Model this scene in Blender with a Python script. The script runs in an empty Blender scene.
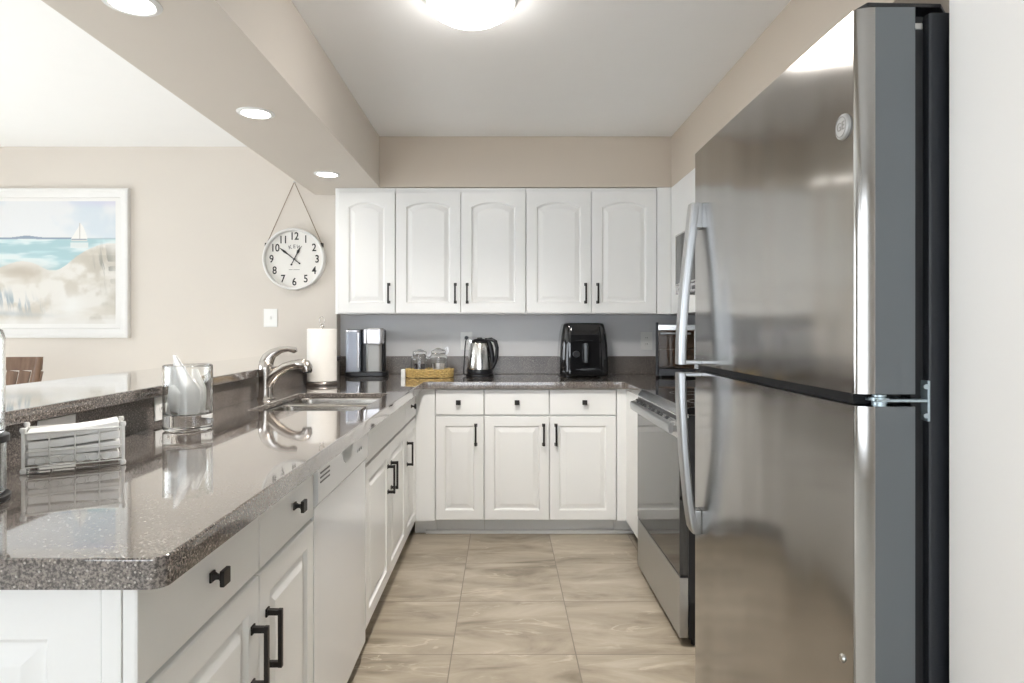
import bpy, bmesh, math, random
import numpy as np
from mathutils import Vector, Matrix, noise as mnoise
PI = math.pi
random.seed(7)
S = bpy.context.scene
C = S.collection

# ------------------------------------------------------------------ camera
cam_d = bpy.data.cameras.new('camera')
cam_d.sensor_width = 36.0
cam_d.lens = 640.0 / 1024.0 * 36.0
cam_d.shift_x = 9.0 / 1024.0
cam_d.shift_y = -13.5 / 1024.0
cam_d.clip_start = 0.02
cam = bpy.data.objects.new('camera', cam_d)
cam.location = (0, 0, 1.22)
cam.rotation_euler = (PI / 2, 0, 0)
C.objects.link(cam)
S.camera = cam
# ------------------------------------------------------------------ colour management
S.view_settings.view_transform = 'Standard'
S.view_settings.look = 'None'
S.view_settings.gamma = 1.0
S.view_settings.use_curve_mapping = False
S.view_settings.exposure = 1.04
# ------------------------------------------------------------------ world
W = bpy.data.worlds.new('sky')
S.world = W
W.use_nodes = True
bgn = W.node_tree.nodes['Background']
bgn.inputs[0].default_value = (0.86, 0.93, 1.0, 1)
bgn.inputs[1].default_value = 2.4


def area(name, loc, rot, sx, sy, power, col=(1, 1, 1)):
    l = bpy.data.lights.new(name, 'AREA')
    l.shape = 'RECTANGLE'; l.size = sx; l.size_y = sy
    l.energy = power; l.color = col
    o = bpy.data.objects.new(name, l)
    o.location = loc; o.rotation_euler = rot
    C.objects.link(o)
    return o


# daylight through the glass doors behind the camera and the living room window
area('daylight_back_window', (-1.2, -3.56, 1.25), (PI / 2, 0, 0), 4.2, 2.1, 10.5, (0.97, 0.97, 1.0))
area('daylight_left_window', (-5.56, 1.2, 1.35), (0, -PI / 2, 0), 1.7, 3.4, 42, (0.90, 0.96, 1.0))
sun_d = bpy.data.lights.new('sun', 'SUN'); sun_d.energy = 7.0; sun_d.angle = .01; sun_d.color = (.93, .97, 1)
sun = bpy.data.objects.new('sun', sun_d); C.objects.link(sun)
sun.rotation_euler = Vector((-1.0, -.30, .62)).to_track_quat('Z', 'Y').to_euler()
S.cycles.max_bounces = 14
S.cycles.diffuse_bounces = 8
S.cycles.glossy_bounces = 6
S.cycles.transmission_bounces = 12
S.cycles.transparent_max_bounces = 12
S.cycles.caustics_refractive = True
S.cycles.sample_clamp_indirect = 6.0


# ------------------------------------------------------------------ mesh builder
class MB:
    def __init__(s):
        s.bm = bmesh.new()

    def merge(s, b):
        me = bpy.data.meshes.new('tmp'); b.to_mesh(me); b.free()
        s.bm.from_mesh(me); bpy.data.meshes.remove(me)
        return s

    def box(s, x0, x1, y0, y1, z0, z1, bev=0.0, seg=2):
        b = bmesh.new()
        bmesh.ops.create_cube(b, size=1.0)
        for v in b.verts:
            v.co = Vector((x0 + (v.co.x + .5) * (x1 - x0), y0 + (v.co.y + .5) * (y1 - y0), z0 + (v.co.z + .5) * (z1 - z0)))
        if bev > 0:
            bmesh.ops.bevel(b, geom=b.edges[:], offset=bev, segments=seg, affect='EDGES', profile=0.5)
        return s.merge(b)

    def prism(s, pts, a, b_, axis='z', bev=0.0):
        """extrude a 2D outline between a and b_ along an axis (z: pts=(x,y); x: pts=(y,z); y: pts=(x,z))"""
        b = bmesh.new()

        def P(p, t):
            return {'z': (p[0], p[1], t), 'x': (t, p[0], p[1]), 'y': (p[0], t, p[1])}[axis]
        lo = [b.verts.new(P(p, a)) for p in pts]
        hi = [b.verts.new(P(p, b_)) for p in pts]
        n = len(pts)
        b.faces.new(lo); b.faces.new(hi)
        for i in range(n):
            b.faces.new((lo[i], lo[(i + 1) % n], hi[(i + 1) % n], hi[i]))
        bmesh.ops.recalc_face_normals(b, faces=b.faces[:])
        if bev > 0:
            bmesh.ops.bevel(b, geom=b.edges[:], offset=bev, segments=2, affect='EDGES', profile=0.5)
        return s.merge(b)

    def loops(s, rings, cap0=True, cap1=True, closed=True):
        b = bmesh.new()
        R = [[b.verts.new(p) for p in r] for r in rings]
        for A, B in zip(R[:-1], R[1:]):
            n = len(A)
            for i in range(n if closed else n - 1):
                j = (i + 1) % n
                b.faces.new((A[i], A[j], B[j], B[i]))
        if cap0: b.faces.new(R[0][::-1])
        if cap1: b.faces.new(R[-1])
        bmesh.ops.recalc_face_normals(b, faces=b.faces[:])
        return s.merge(b)

    def lathe(s, prof, seg=32, c=(0, 0, 0), cap0=False, cap1=False, axis='z'):
        rings = []
        for r, z in prof:
            ring = []
            for i in range(seg):
                a = 2 * PI * i / seg
                if axis == 'z': p = (c[0] + r * math.cos(a), c[1] + r * math.sin(a), c[2] + z)
                elif axis == 'y': p = (c[0] + r * math.cos(a), c[1] + z, c[2] + r * math.sin(a))
                else: p = (c[0] + z, c[1] + r * math.cos(a), c[2] + r * math.sin(a))
                ring.append(p)
            rings.append(ring)
        return s.loops(rings, cap0, cap1)

    def tube(s, pts, rad, seg=10, closed=False, flat=None):
        """round tube along a path; rad a number or list; flat=(a,b) ellipse factors"""
        pts = [Vector(p) for p in pts]
        n = len(pts)
        rad = [rad] * n if not isinstance(rad, (list, tuple)) else list(rad)
        T = []
        for i in range(n):
            if closed: t = pts[(i + 1) % n] - pts[i - 1]
            else: t = pts[min(i + 1, n - 1)] - pts[max(i - 1, 0)]
            T.append(t.normalized())
        up = Vector((0, 0, 1)) if abs(T[0].z) < .9 else Vector((0, 1, 0))
        N = (up - T[0] * up.dot(T[0])).normalized()
        rings = []
        for i in range(n):
            N = (N - T[i] * N.dot(T[i])).normalized()
            B = T[i].cross(N)
            fa, fb = flat if flat else (1, 1)
            rings.append([pts[i] + N * (math.cos(2 * PI * k / seg) * rad[i] * fa) + B * (math.sin(2 * PI * k / seg) * rad[i] * fb) for k in range(seg)])
        if closed:
            rings.append(rings[0])
            b = bmesh.new()
            R = [[b.verts.new(p) for p in r] for r in rings[:-1]]
            for i in range(n):
                A, Bq = R[i], R[(i + 1) % n]
                for k in range(seg):
                    b.faces.new((A[k], A[(k + 1) % seg], Bq[(k + 1) % seg], Bq[k]))
            bmesh.ops.recalc_face_normals(b, faces=b.faces[:])
            return s.merge(b)
        return s.loops(rings)

    def xf(s, M):
        bmesh.ops.transform(s.bm, matrix=M, verts=s.bm.verts[:])
        return s

    def build(s, name, mat, parent=None, smooth=40, mats=None, pick=None):
        me = bpy.data.meshes.new(name)
        s.bm.to_mesh(me); s.bm.free()
        me.materials.append(mat)
        for m in (mats or []): me.materials.append(m)
        if pick:
            for p in me.polygons: p.material_index = pick(p)
        if smooth:
            me.polygons.foreach_set('use_smooth', [True] * len(me.polygons))
            me.set_sharp_from_angle(angle=math.radians(smooth))
        o = bpy.data.objects.new(name, me)
        C.objects.link(o)
        if smooth:
            wn = o.modifiers.new('weighted_normals', 'WEIGHTED_NORMAL'); wn.keep_sharp = True; wn.weight = 50
        if parent: o.parent = parent
        return o


def tag(o, label=None, cat=None, group=None, kind=None):
    if label: o['label'] = label
    if cat: o['category'] = cat
    if group: o['group'] = group
    if kind: o['kind'] = kind
    return o


def empty(name, loc, label, cat, rz=0, group=None):
    o = bpy.data.objects.new(name, None)
    o.empty_display_size = .05
    o.location = loc; o.rotation_euler = (0, 0, rz)
    C.objects.link(o)
    return tag(o, label, cat, group)


def copy_tree(o, parent=None):
    c = o.copy(); C.objects.link(c)
    if parent: c.parent = parent
    for ch in list(o.children): copy_tree(ch, c)
    return c


def struct(name, mb, mat, parent=None, label=None, smooth=40):
    o = mb.build(name, mat, parent, smooth)
    if not parent: o['kind'] = 'structure'
    if label: o['label'] = label
    return o


def rrect(cx, cy, hw, hd, r, z, n=6):
    pts = []
    r = min(r, hw - 1e-4, hd - 1e-4)
    for (sx, sy, a0) in ((1, 1, 0), (-1, 1, PI / 2), (-1, -1, PI), (1, -1, 3 * PI / 2)):
        for k in range(n + 1):
            a = a0 + PI / 2 * k / n
            pts.append((cx + sx * (hw - r) + r * math.cos(a), cy + sy * (hd - r) + r * math.sin(a), z))
    return pts


def text_mb(txt, size, depth=0.0005, align='CENTER', off=0):
    """lettering as a mesh standing in local XZ, facing -Y, centred on the origin"""
    cu = bpy.data.curves.new('lettering', 'FONT')
    cu.body = txt; cu.size = size; cu.extrude = depth; cu.offset = off
    cu.align_x = align; cu.align_y = 'CENTER'
    o = bpy.data.objects.new('lettering_tmp', cu); C.objects.link(o)
    bpy.context.view_layer.update()
    dg = bpy.context.evaluated_depsgraph_get()
    me = bpy.data.meshes.new_from_object(o.evaluated_get(dg))
    bpy.data.objects.remove(o); bpy.data.curves.remove(cu)
    m = MB(); m.bm.from_mesh(me); bpy.data.meshes.remove(me)
    m.xf(Matrix.Rotation(PI / 2, 4, 'X'))
    return m


# ------------------------------------------------------------------ materials
def new_mat(name):
    m = bpy.data.materials.new(name); m.use_nodes = True
    nt = m.node_tree
    return m, nt, nt.nodes['Principled BSDF']


def mat(name, col, rough=.5, metal=0.0, spec=.5, emis=None, es=0, trans=0, ior=1.45, coat=0, var=0.0, vscale=8, bump=0.0, bscale=60, aniso=0, alpha=1):
    m, nt, p = new_mat(name)
    I = p.inputs
    I['Base Color'].default_value = (*col, 1)
    I['Roughness'].default_value = rough
    I['Metallic'].default_value = metal
    I['Specular IOR Level'].default_value = spec
    I['IOR'].default_value = ior
    I['Transmission Weight'].default_value = trans
    I['Coat Weight'].default_value = coat
    I['Coat Roughness'].default_value = .05
    I['Anisotropic'].default_value = aniso
    if emis:
        I['Emission Color'].default_value = (*emis, 1); I['Emission Strength'].default_value = es
    N = nt.nodes; L = nt.links
    tc = N.new('ShaderNodeTexCoord')
    if var > 0:
        n = N.new('ShaderNodeTexNoise'); n.inputs['Scale'].default_value = vscale; n.inputs['Detail'].default_value = 5
        L.new(tc.outputs['Object'], n.inputs['Vector'])
        mx = N.new('ShaderNodeMix'); mx.data_type = 'RGBA'
        mx.inputs['A'].default_value = (*[c * (1 - var) for c in col], 1)
        mx.inputs['B'].default_value = (*[min(1, c * (1 + var)) for c in col], 1)
        L.new(n.outputs['Fac'], mx.inputs['Factor']); L.new(mx.outputs['Result'], I['Base Color'])
    if bump > 0:
        n = N.new('ShaderNodeTexNoise'); n.inputs['Scale'].default_value = bscale; n.inputs['Detail'].default_value = 3
        L.new(tc.outputs['Object'], n.inputs['Vector'])
        b = N.new('ShaderNodeBump'); b.inputs['Strength'].default_value = bump; b.inputs['Distance'].default_value = .002
        L.new(n.outputs['Fac'], b.inputs['Height']); L.new(b.outputs['Normal'], I['Normal'])
    return m


def stone_mat(name='speckled_quartz', rough=.05, coat=1.0):
    m, nt, p = new_mat(name)
    N = nt.nodes; L = nt.links
    tc = N.new('ShaderNodeTexCoord')
    big = N.new('ShaderNodeTexNoise'); big.inputs['Scale'].default_value = 5; big.inputs['Detail'].default_value = 6
    L.new(tc.outputs['Object'], big.inputs['Vector'])
    r0 = N.new('ShaderNodeValToRGB')
    r0.color_ramp.elements[0].position = .3; r0.color_ramp.elements[0].color = (.122, .104, .093, 1)
    r0.color_ramp.elements[1].position = .7; r0.color_ramp.elements[1].color = (.188, .160, .140, 1)
    L.new(big.outputs['Fac'], r0.inputs['Fac'])
    fine = N.new('ShaderNodeTexNoise'); fine.inputs['Scale'].default_value = 230; fine.inputs['Detail'].default_value = 4; fine.inputs['Roughness'].default_value = .7
    L.new(tc.outputs['Object'], fine.inputs['Vector'])
    rf = N.new('ShaderNodeValToRGB')
    rf.color_ramp.elements[0].position = .42; rf.color_ramp.elements[0].color = (.34, .35, .36, 1)
    rf.color_ramp.elements[1].position = .60; rf.color_ramp.elements[1].color = (1.7, 1.72, 1.74, 1)
    L.new(fine.outputs['Fac'], rf.inputs['Fac'])
    mul = N.new('ShaderNodeMix'); mul.data_type = 'RGBA'; mul.blend_type = 'MULTIPLY'; mul.inputs['Factor'].default_value = 1
    L.new(r0.outputs['Color'], mul.inputs['A']); L.new(rf.outputs['Color'], mul.inputs['B'])
    vo = N.new('ShaderNodeTexVoronoi'); vo.inputs['Scale'].default_value = 130
    L.new(tc.outputs['Object'], vo.inputs['Vector'])
    lt = N.new('ShaderNodeMath'); lt.operation = 'LESS_THAN'; lt.inputs[1].default_value = .22
    L.new(vo.outputs['Distance'], lt.inputs[0])
    sep = N.new('ShaderNodeSeparateColor'); L.new(vo.outputs['Color'], sep.inputs['Color'])
    gt = N.new('ShaderNodeMath'); gt.operation = 'GREATER_THAN'; gt.inputs[1].default_value = .35
    L.new(sep.outputs['Red'], gt.inputs[0])
    an = N.new('ShaderNodeMath'); an.operation = 'MULTIPLY'
    L.new(lt.outputs[0], an.inputs[0]); L.new(gt.outputs[0], an.inputs[1])
    spk = N.new('ShaderNodeMix'); spk.data_type = 'RGBA'; spk.inputs['B'].default_value = (.42, .38, .34, 1)
    L.new(an.outputs[0], spk.inputs['Factor']); L.new(mul.outputs['Result'], spk.inputs['A'])
    L.new(spk.outputs['Result'], p.inputs['Base Color'])
    p.inputs['Roughness'].default_value = rough
    p.inputs['IOR'].default_value = 1.6
    p.inputs['Coat Weight'].default_value = coat; p.inputs['Coat IOR'].default_value = 1.5; p.inputs['Coat Roughness'].default_value = .04
    return m


def tile_mat():
    m, nt, p = new_mat('beige_floor_tile')
    N = nt.nodes; L = nt.links
    tc = N.new('ShaderNodeTexCoord')
    sx = N.new('ShaderNodeSeparateXYZ'); L.new(tc.outputs['Object'], sx.inputs[0])
    T = .4645

    def M(op, a, b=None, c=None):
        n = N.new('ShaderNodeMath'); n.operation = op
        for i, v in enumerate((a, b, c)):
            if v is None: continue
            if isinstance(v, (int, float)): n.inputs[i].default_value = v
            else: L.new(v, n.inputs[i])
        return n.outputs[0]
    u = M('DIVIDE', M('ADD', sx.outputs[0], .192 + 20 * T), T)
    v = M('DIVIDE', M('SUBTRACT', sx.outputs[1], 2.391 - 20 * T), T)
    fu, fv = M('FRACT', u), M('FRACT', v)
    iu, iv = M('FLOOR', u), M('FLOOR', v)
    du = M('MINIMUM', fu, M('SUBTRACT', 1, fu)); dv = M('MINIMUM', fv, M('SUBTRACT', 1, fv))
    d = M('MINIMUM', du, dv)
    grout = M('LESS_THAN', d, .0046)
    # each tile has its own stretch of veining
    cx = N.new('ShaderNodeCombineXYZ')
    L.new(M('ADD', M('MULTIPLY', sx.outputs[0], 1.5), M('MULTIPLY', iu, 3.7)), cx.inputs[0])
    L.new(M('ADD', M('MULTIPLY', sx.outputs[1], 5.0), M('MULTIPLY', iv, 7.3)), cx.inputs[1])
    L.new(M('ADD', M('MULTIPLY', iu, 1.9), M('MULTIPLY', iv, 2.3)), cx.inputs[2])
    n1 = N.new('ShaderNodeTexNoise'); n1.inputs['Scale'].default_value = 1.3; n1.inputs['Detail'].default_value = 7; n1.inputs['Distortion'].default_value = .9
    n1.inputs['Roughness'].default_value = .6
    L.new(cx.outputs[0], n1.inputs['Vector'])
    r = N.new('ShaderNodeValToRGB')
    e = r.color_ramp.elements
    e[0].position = .30; e[0].color = (.180, .148, .106, 1)
    e[1].position = .72; e[1].color = (.475, .425, .345, 1)
    k = e.new(.45); k.color = (.32, .272, .208, 1)
    k = e.new(.56); k.color = (.39, .335, .26, 1)
    L.new(n1.outputs['Fac'], r.inputs['Fac'])
    n2 = N.new('ShaderNodeTexNoise'); n2.inputs['Scale'].default_value = 1.1; n2.inputs['Detail'].default_value = 9; n2.inputs['Distortion'].default_value = 1.6
    L.new(cx.outputs[0], n2.inputs['Vector'])
    n3 = N.new('ShaderNodeTexNoise'); n3.inputs['Scale'].default_value = 2.2; n3.inputs['Detail'].default_value = 3
    L.new(cx.outputs[0], n3.inputs['Vector'])
    soft = M('MAXIMUM', M('SUBTRACT', 1, M('DIVIDE', M('ABSOLUTE', M('SUBTRACT', n2.outputs['Fac'], .52)), .022)), 0)
    mask = M('MINIMUM', M('MAXIMUM', M('MULTIPLY', M('SUBTRACT', n3.outputs['Fac'], .48), 7), 0), 1)
    vein = M('MULTIPLY', M('MULTIPLY', soft, mask), .45)
    mv = N.new('ShaderNodeMix'); mv.data_type = 'RGBA'; mv.inputs['B'].default_value = (.66, .59, .48, 1)
    L.new(vein, mv.inputs['Factor']); L.new(r.outputs['Color'], mv.inputs['A'])
    mg = N.new('ShaderNodeMix'); mg.data_type = 'RGBA'; mg.inputs['B'].default_value = (.20, .165, .13, 1)
    L.new(grout, mg.inputs['Factor']); L.new(mv.outputs['Result'], mg.inputs['A'])
    L.new(mg.outputs['Result'], p.inputs['Base Color'])
    p.inputs['Roughness'].default_value = .33
    b = N.new('ShaderNodeBump'); b.inputs['Strength'].default_value = .4; b.inputs['Distance'].default_value = .002
    L.new(M('SUBTRACT', 1, grout), b.inputs['Height']); L.new(b.outputs['Normal'], p.inputs['Normal'])
    return m


def steel_mat(name, col=(.56, .55, .53), rough=.2, wav=.0, sc=(2, 2, .8), aniso=.0, tangent='Z'):
    m, nt, p = new_mat(name)
    N = nt.nodes; L = nt.links
    p.inputs['Base Color'].default_value = (*col, 1); p.inputs['Metallic'].default_value = 1
    p.inputs['Roughness'].default_value = rough
    if aniso:
        p.inputs['Anisotropic'].default_value = aniso
        tg = N.new('ShaderNodeTangent'); tg.direction_type = 'RADIAL'; tg.axis = tangent
        L.new(tg.outputs[0], p.inputs['Tangent'])
    if wav:
        tc = N.new('ShaderNodeTexCoord')
        mp = N.new('ShaderNodeMapping'); mp.inputs['Scale'].default_value = sc
        L.new(tc.outputs['Object'], mp.inputs['Vector'])
        n = N.new('ShaderNodeTexNoise'); n.inputs['Scale'].default_value = 1; n.inputs['Detail'].default_value = 1.5
        L.new(mp.outputs[0], n.inputs['Vector'])
        b = N.new('ShaderNodeBump'); b.inputs['Strength'].default_value = 1; b.inputs['Distance'].default_value = wav
        L.new(n.outputs['Fac'], b.inputs['Height']); L.new(b.outputs['Normal'], p.inputs['Normal'])
    return m


def wood_mat(name, a, b_, rough=.5):
    m, nt, p = new_mat(name)
    N = nt.nodes; L = nt.links
    tc = N.new('ShaderNodeTexCoord')
    mp = N.new('ShaderNodeMapping'); mp.inputs['Scale'].default_value = (30, 30, 3)
    L.new(tc.outputs['Object'], mp.inputs['Vector'])
    n = N.new('ShaderNodeTexNoise'); n.inputs['Scale'].default_value = 1.5; n.inputs['Detail'].default_value = 5
    L.new(mp.outputs[0], n.inputs['Vector'])
    r = N.new('ShaderNodeValToRGB'); r.color_ramp.elements[0].color = (*a, 1); r.color_ramp.elements[1].color = (*b_, 1)
    r.color_ramp.elements[0].position = .3; r.color_ramp.elements[1].position = .7
    L.new(n.outputs['Fac'], r.inputs['Fac']); L.new(r.outputs['Color'], p.inputs['Base Color'])
    p.inputs['Roughness'].default_value = rough
    return m


M_wall = mat('cream_wall_paint', (.65, .60, .54), .6, var=.02, vscale=3, bump=.06, bscale=220)
M_wall_shaded = mat('shaded_wall_paint', (.58, .51, .43), .6, var=.02, vscale=3, bump=.06, bscale=220)  # the wall paint again, shade put into a darker colour for these soffits
M_grey = mat('grey_wall_paint', (.72, .72, .73), .6, var=.02, vscale=3)
M_ceil = mat('white_ceiling_paint', (.91, .91, .905), .8, var=.01)
M_part = mat('off_white_wall_paint', (.84, .815, .785), .6, var=.01)
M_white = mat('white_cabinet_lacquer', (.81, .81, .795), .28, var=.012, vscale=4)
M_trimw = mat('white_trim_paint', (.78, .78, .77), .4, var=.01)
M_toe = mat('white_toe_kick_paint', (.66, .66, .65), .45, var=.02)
M_dw = mat('white_enamel', (.80, .81, .82), .18, coat=.3, var=.01)
M_bronze = mat('oil_rubbed_bronze', (.018, .015, .013), .38, metal=.3, var=.2)
M_stone = stone_mat()
M_stoneb = stone_mat('speckled_quartz_backsplash', .28, 0)
M_tile = tile_mat()
M_steel = steel_mat('brushed_stainless_door', (.42, .41, .395), .15, wav=.016, sc=(1.5, 3.2, .75), aniso=.75)
M_steel2 = steel_mat('stainless_trim', (.62, .62, .61), .25)
M_steel_edge = mat('grey_metal_door_side', (.15, .165, .175), .35, metal=.55, var=.04, vscale=3)
M_handle = steel_mat('satin_stainless_handle', (.44, .45, .46), .32)
M_chrome = steel_mat('polished_chrome', (.75, .75, .76), .08)
M_nickel = steel_mat('brushed_nickel', (.50, .465, .43), .2)
M_sink = steel_mat('sink_stainless', (.46, .435, .40), .24)
M_black = mat('black_plastic', (.012, .012, .014), .3, var=.1)
M_glossblk = mat('glossy_black_plastic', (.010, .010, .011), .07, coat=.6, var=.1)
M_blackbody = mat('black_textured_steel', (.018, .020, .024), .42, var=.1, bump=.2, bscale=300)
M_gasket = mat('black_rubber_gasket', (.006, .006, .007), .6, var=.1)
M_ovenglass = mat('dark_oven_glass', (.02, .019, .018), .04, spec=.5, ior=1.75, var=.1)
M_cooktop = mat('black_ceramic_glass', (.012, .012, .013), .05, var=.1)
M_glass = mat('clear_glass', (.98, .99, .985), .0, trans=1, ior=1.45)
M_thinglass = mat('bluish_tank_plastic', (.78, .84, .96), .08, trans=.55, ior=1.2)
M_plate = mat('white_switch_plastic', (.85, .85, .83), .3, var=.01)
M_paper = mat('white_paper', (.90, .90, .89), .85, var=.02, vscale=40, bump=.15, bscale=160)
M_towel = mat('cream_paper_towel', (.86, .83, .78), .9, var=.02, vscale=60, bump=.5, bscale=220)
M_wire = mat('white_coated_wire', (.84, .84, .82), .35, var=.02)
M_frame = mat('whitewashed_frame', (.73, .72, .70), .45, var=.03, vscale=20)
M_mat = mat('white_picture_mat', (.76, .75, .73), .8, var=.01)
M_clock = mat('white_clock_rim', (.74, .73, .71), .4, var=.03)
M_dial = mat('ivory_clock_dial', (.76, .74, .70), .45, var=.01)
M_ink = mat('black_ink', (.02, .02, .02), .5, var=.1)
M_inkgrey = mat('grey_ink', (.22, .21, .20), .5, var=.1)
M_rope = mat('twine', (.30, .24, .18), .9, var=.3, vscale=200)
M_wood = wood_mat('brown_chair_wood', (.10, .055, .032), (.21, .125, .08), .5)
M_wicker = mat('golden_wicker', (.62, .42, .16), .5, var=.7, vscale=110)
M_lamp = mat('lit_diffuser', (1, 1, 1), .5, emis=(1, .96, .90), es=7)
M_dome = mat('lit_glass_dome', (1, 1, 1), .5, emis=(1, .97, .93), es=11)
M_pane = None
M_silver = mat('silver_plastic', (.58, .58, .60), .25, metal=.7, var=.02)
M_silverp = mat('pale_silver_panel', (.36, .36, .35), .35, metal=.3, var=.02)
M_screw = mat('steel_screw', (.55, .55, .53), .3, metal=1, var=.05)
M_hinge = mat('zinc_hinge', (.42, .50, .54), .35, metal=.8, var=.05)
M_inside = mat('oven_interior', (.14, .075, .04), .35, metal=.4, var=.2)
M_packet = mat('paper_packets', (.72, .68, .66), .7, var=.3, vscale=60)
M_packet2 = mat('dark_tea_packets', (.16, .14, .14), .6, var=.4, vscale=60)


def pane_mat():
    m, nt, p = new_mat('window_glass')
    N = nt.nodes; L = nt.links
    t = N.new('ShaderNodeBsdfTransparent'); g = N.new('ShaderNodeBsdfGlossy'); g.inputs['Roughness'].default_value = .0
    f = N.new('ShaderNodeFresnel'); mx = N.new('ShaderNodeMixShader')
    L.new(f.outputs[0], mx.inputs[0]); L.new(t.outputs[0], mx.inputs[1]); L.new(g.outputs[0], mx.inputs[2])
    L.new(mx.outputs[0], N['Material Output'].inputs[0])
    return m


M_pane = pane_mat()

# ------------------------------------------------------------------ room shell
CZ = 2.418
SB = 2.10            # soffit underside
XR = 1.38            # kitchen right wall
YB, YL = 4.33, 4.23  # kitchen / living back walls
XL, YN = -5.5, -3.5  # living left wall, wall behind the camera
XP = 2.6             # right wall behind the camera
struct('floor', MB().box(XL - .1, XP + .1, YN - .1, YB + .1, -.1, 0), M_tile)
M_bounce_floor = mat('pale_bounce_surface', (.78, .76, .72), .95, var=.05, vscale=30, bump=.4, bscale=300)  # unseen pale floor layer, added to bounce sunlight up to the ceilings
struct('floor_bounce', MB().box(XL, XP, YN, .3, .0005, .008).box(XL, -1.35, .3, YL, .0005, .008), M_bounce_floor)
struct('ceiling', MB().box(XL - .1, XP + .1, YN - .1, YB + .1, CZ, CZ + .1), M_ceil)
struct('wall_back', MB().box(-1.10, XR + .1, YB, YB + .1, 0, CZ), M_grey)
struct('wall_living_back', MB().box(XL - .1, -1.10, YL, YB + .1, 0, CZ), M_wall)
struct('wall_right', MB().box(XR, XR + .1, .96, YB, 0, CZ), M_grey)
struct('wall_partition', MB().box(.6695, XP, .70, .96, 0, CZ), M_part)
struct('wall_right_entry', MB().box(XP, XP + .1, YN - .1, .96, 0, CZ), M_wall)
# wall with the glass doors behind the camera
wb = MB()
wb.box(XL - .1, -3.3, YN - .1, YN, 0, CZ); wb.box(.9, XP, YN - .1, YN, 0, CZ)
wb.box(-3.3, .9, YN - .1, YN, 2.3, CZ)
wb.box(-3.3, .9, YN - .1, YN, 0, .2)
struct('wall_front', wb, M_wall)
wl = MB()
wl.box(XL - .1, XL, YN, -.5, 0, CZ); wl.box(XL - .1, XL, 2.9, YL, 0, CZ)
wl.box(XL - .1, XL, -.5, 2.9, 0, .5); wl.box(XL - .1, XL, -.5, 2.9, 2.2, CZ)
struct('wall_left', wl, M_wall)


def window(name, x0, x1, z0, z1, n, M):
    r = MB()
    for i in range(n + 1):
        x = x0 + (x1 - x0) * i / n
        r.box(max(x0, x - .03), min(x1, x + .03), -.04, .04, z0, z1, .004)
    r.box(x0, x1, -.04, .04, z0, z0 + .06, .004); r.box(x0, x1, -.04, .04, z1 - .06, z1, .004)
    o = r.xf(M).build(name, M_trimw); tag(o, kind='structure')
    for i in range(n):
        a = x0 + (x1 - x0) * i / n + .03; b = x0 + (x1 - x0) * (i + 1) / n - .03
        MB().box(a, b, -.004, .004, z0 + .06, z1 - .06).xf(M).build('window_pane', M_pane, o)


window('window_1', -3.3, .9, .2, 2.3, 4, Matrix.Translation((0, YN - .05, 0)))
window('window_2', -.5, 2.9, .5, 2.2, 3, Matrix.Translation((XL - .05, 0, 0)) @ Matrix.Rotation(PI / 2, 4, 'Z'))
# soffits (dropped ceiling boxes)
struct('soffit_left', MB().box(-1.24, -.773, YN, YL, SB, CZ - .001), M_wall)
struct('soffit_corner', MB().box(-1.10, -.773, YL, YB, SB, CZ - .001), M_wall)
struct('soffit_back', MB().box(-.773, 1.053, 4.0, YB, SB + .002, CZ - .001), M_wall_shaded)
struct('soffit_right', MB().box(1.053, XR, .96, YB, SB, CZ - .001), M_wall_shaded)
# half wall under the bar
struct('wall_half', MB().box(-1.30, -1.122, .90, YL, 0, 1.006), M_wall)
struct('baseboard_living', MB().box(XL, -1.30, YL - .015, YL, 0, .10, .004), M_trimw)

# ------------------------------------------------------------------ stone
def slab(name, xs, ys, keep, z0, z1, label, cat, bev=.004, corner=None, strips=()):
    b = bmesh.new()
    V = {}
    def v(i, j):
        if (i, j) not in V: V[(i, j)] = b.verts.new((xs[i], ys[j], z0))
        return V[(i, j)]
    for i in range(len(xs) - 1):
        for j in range(len(ys) - 1):
            if keep((xs[i] + xs[i + 1]) / 2, (ys[j] + ys[j + 1]) / 2):
                b.faces.new((v(i, j), v(i + 1, j), v(i + 1, j + 1), v(i, j + 1)))
    r = bmesh.ops.extrude_face_region(b, geom=b.faces[:])
    vs = [g for g in r['geom'] if isinstance(g, bmesh.types.BMVert)]
    bmesh.ops.translate(b, verts=vs, vec=(0, 0, z1 - z0))
    bmesh.ops.recalc_face_normals(b, faces=b.faces[:])
    if corner:
        es = []
        for e in b.edges:
            p, q = e.verts[0].co, e.verts[1].co
            if abs(p.z - q.z) > 1e-4 and len(e.link_faces) == 2:
                for (cx, cy, rr) in corner:
                    if abs(p.x - cx) < 1e-3 and abs(p.y - cy) < 1e-3: es.append((e, rr))
        for rr in set(r_ for _, r_ in es):
            ee = [e for e, r_ in es if r_ == rr and e.is_valid]
            bmesh.ops.bevel(b, geom=ee, offset=rr, segments=5, affect='EDGES', profile=.5)
    es = [e for e in b.edges if len(e.link_faces) == 2 and e.calc_face_angle(0) > .9 and min(v_.co.z for v_ in e.verts) > z1 - 1e-4]
    if bev: bmesh.ops.bevel(b, geom=es, offset=bev, segments=3, affect='EDGES', profile=.5)
    if strips == 'raw': return b
    m = MB(); m.merge(b)
    for s_ in strips: m.box(*s_)
    o = m.build(name, M_stone, smooth=30)
    if cat: tag(o, label, cat)
    return o


CT = .91
SX0, SX1, SY0, SY1 = -.964, -.546, 2.40, 3.05
CORN = [(-.457, .86, .022), (SX0, SY0, .03), (SX1, SY0, .03), (SX0, SY1, .03), (SX1, SY1, .03), (.70, 3.69, .03), (-.457, 3.69, .03)]


def in_top(x, y): return (x < -.457 or y > 3.69 or (x > .70 and y > 3.215)) and not (y > YL and x < -1.099)


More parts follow.
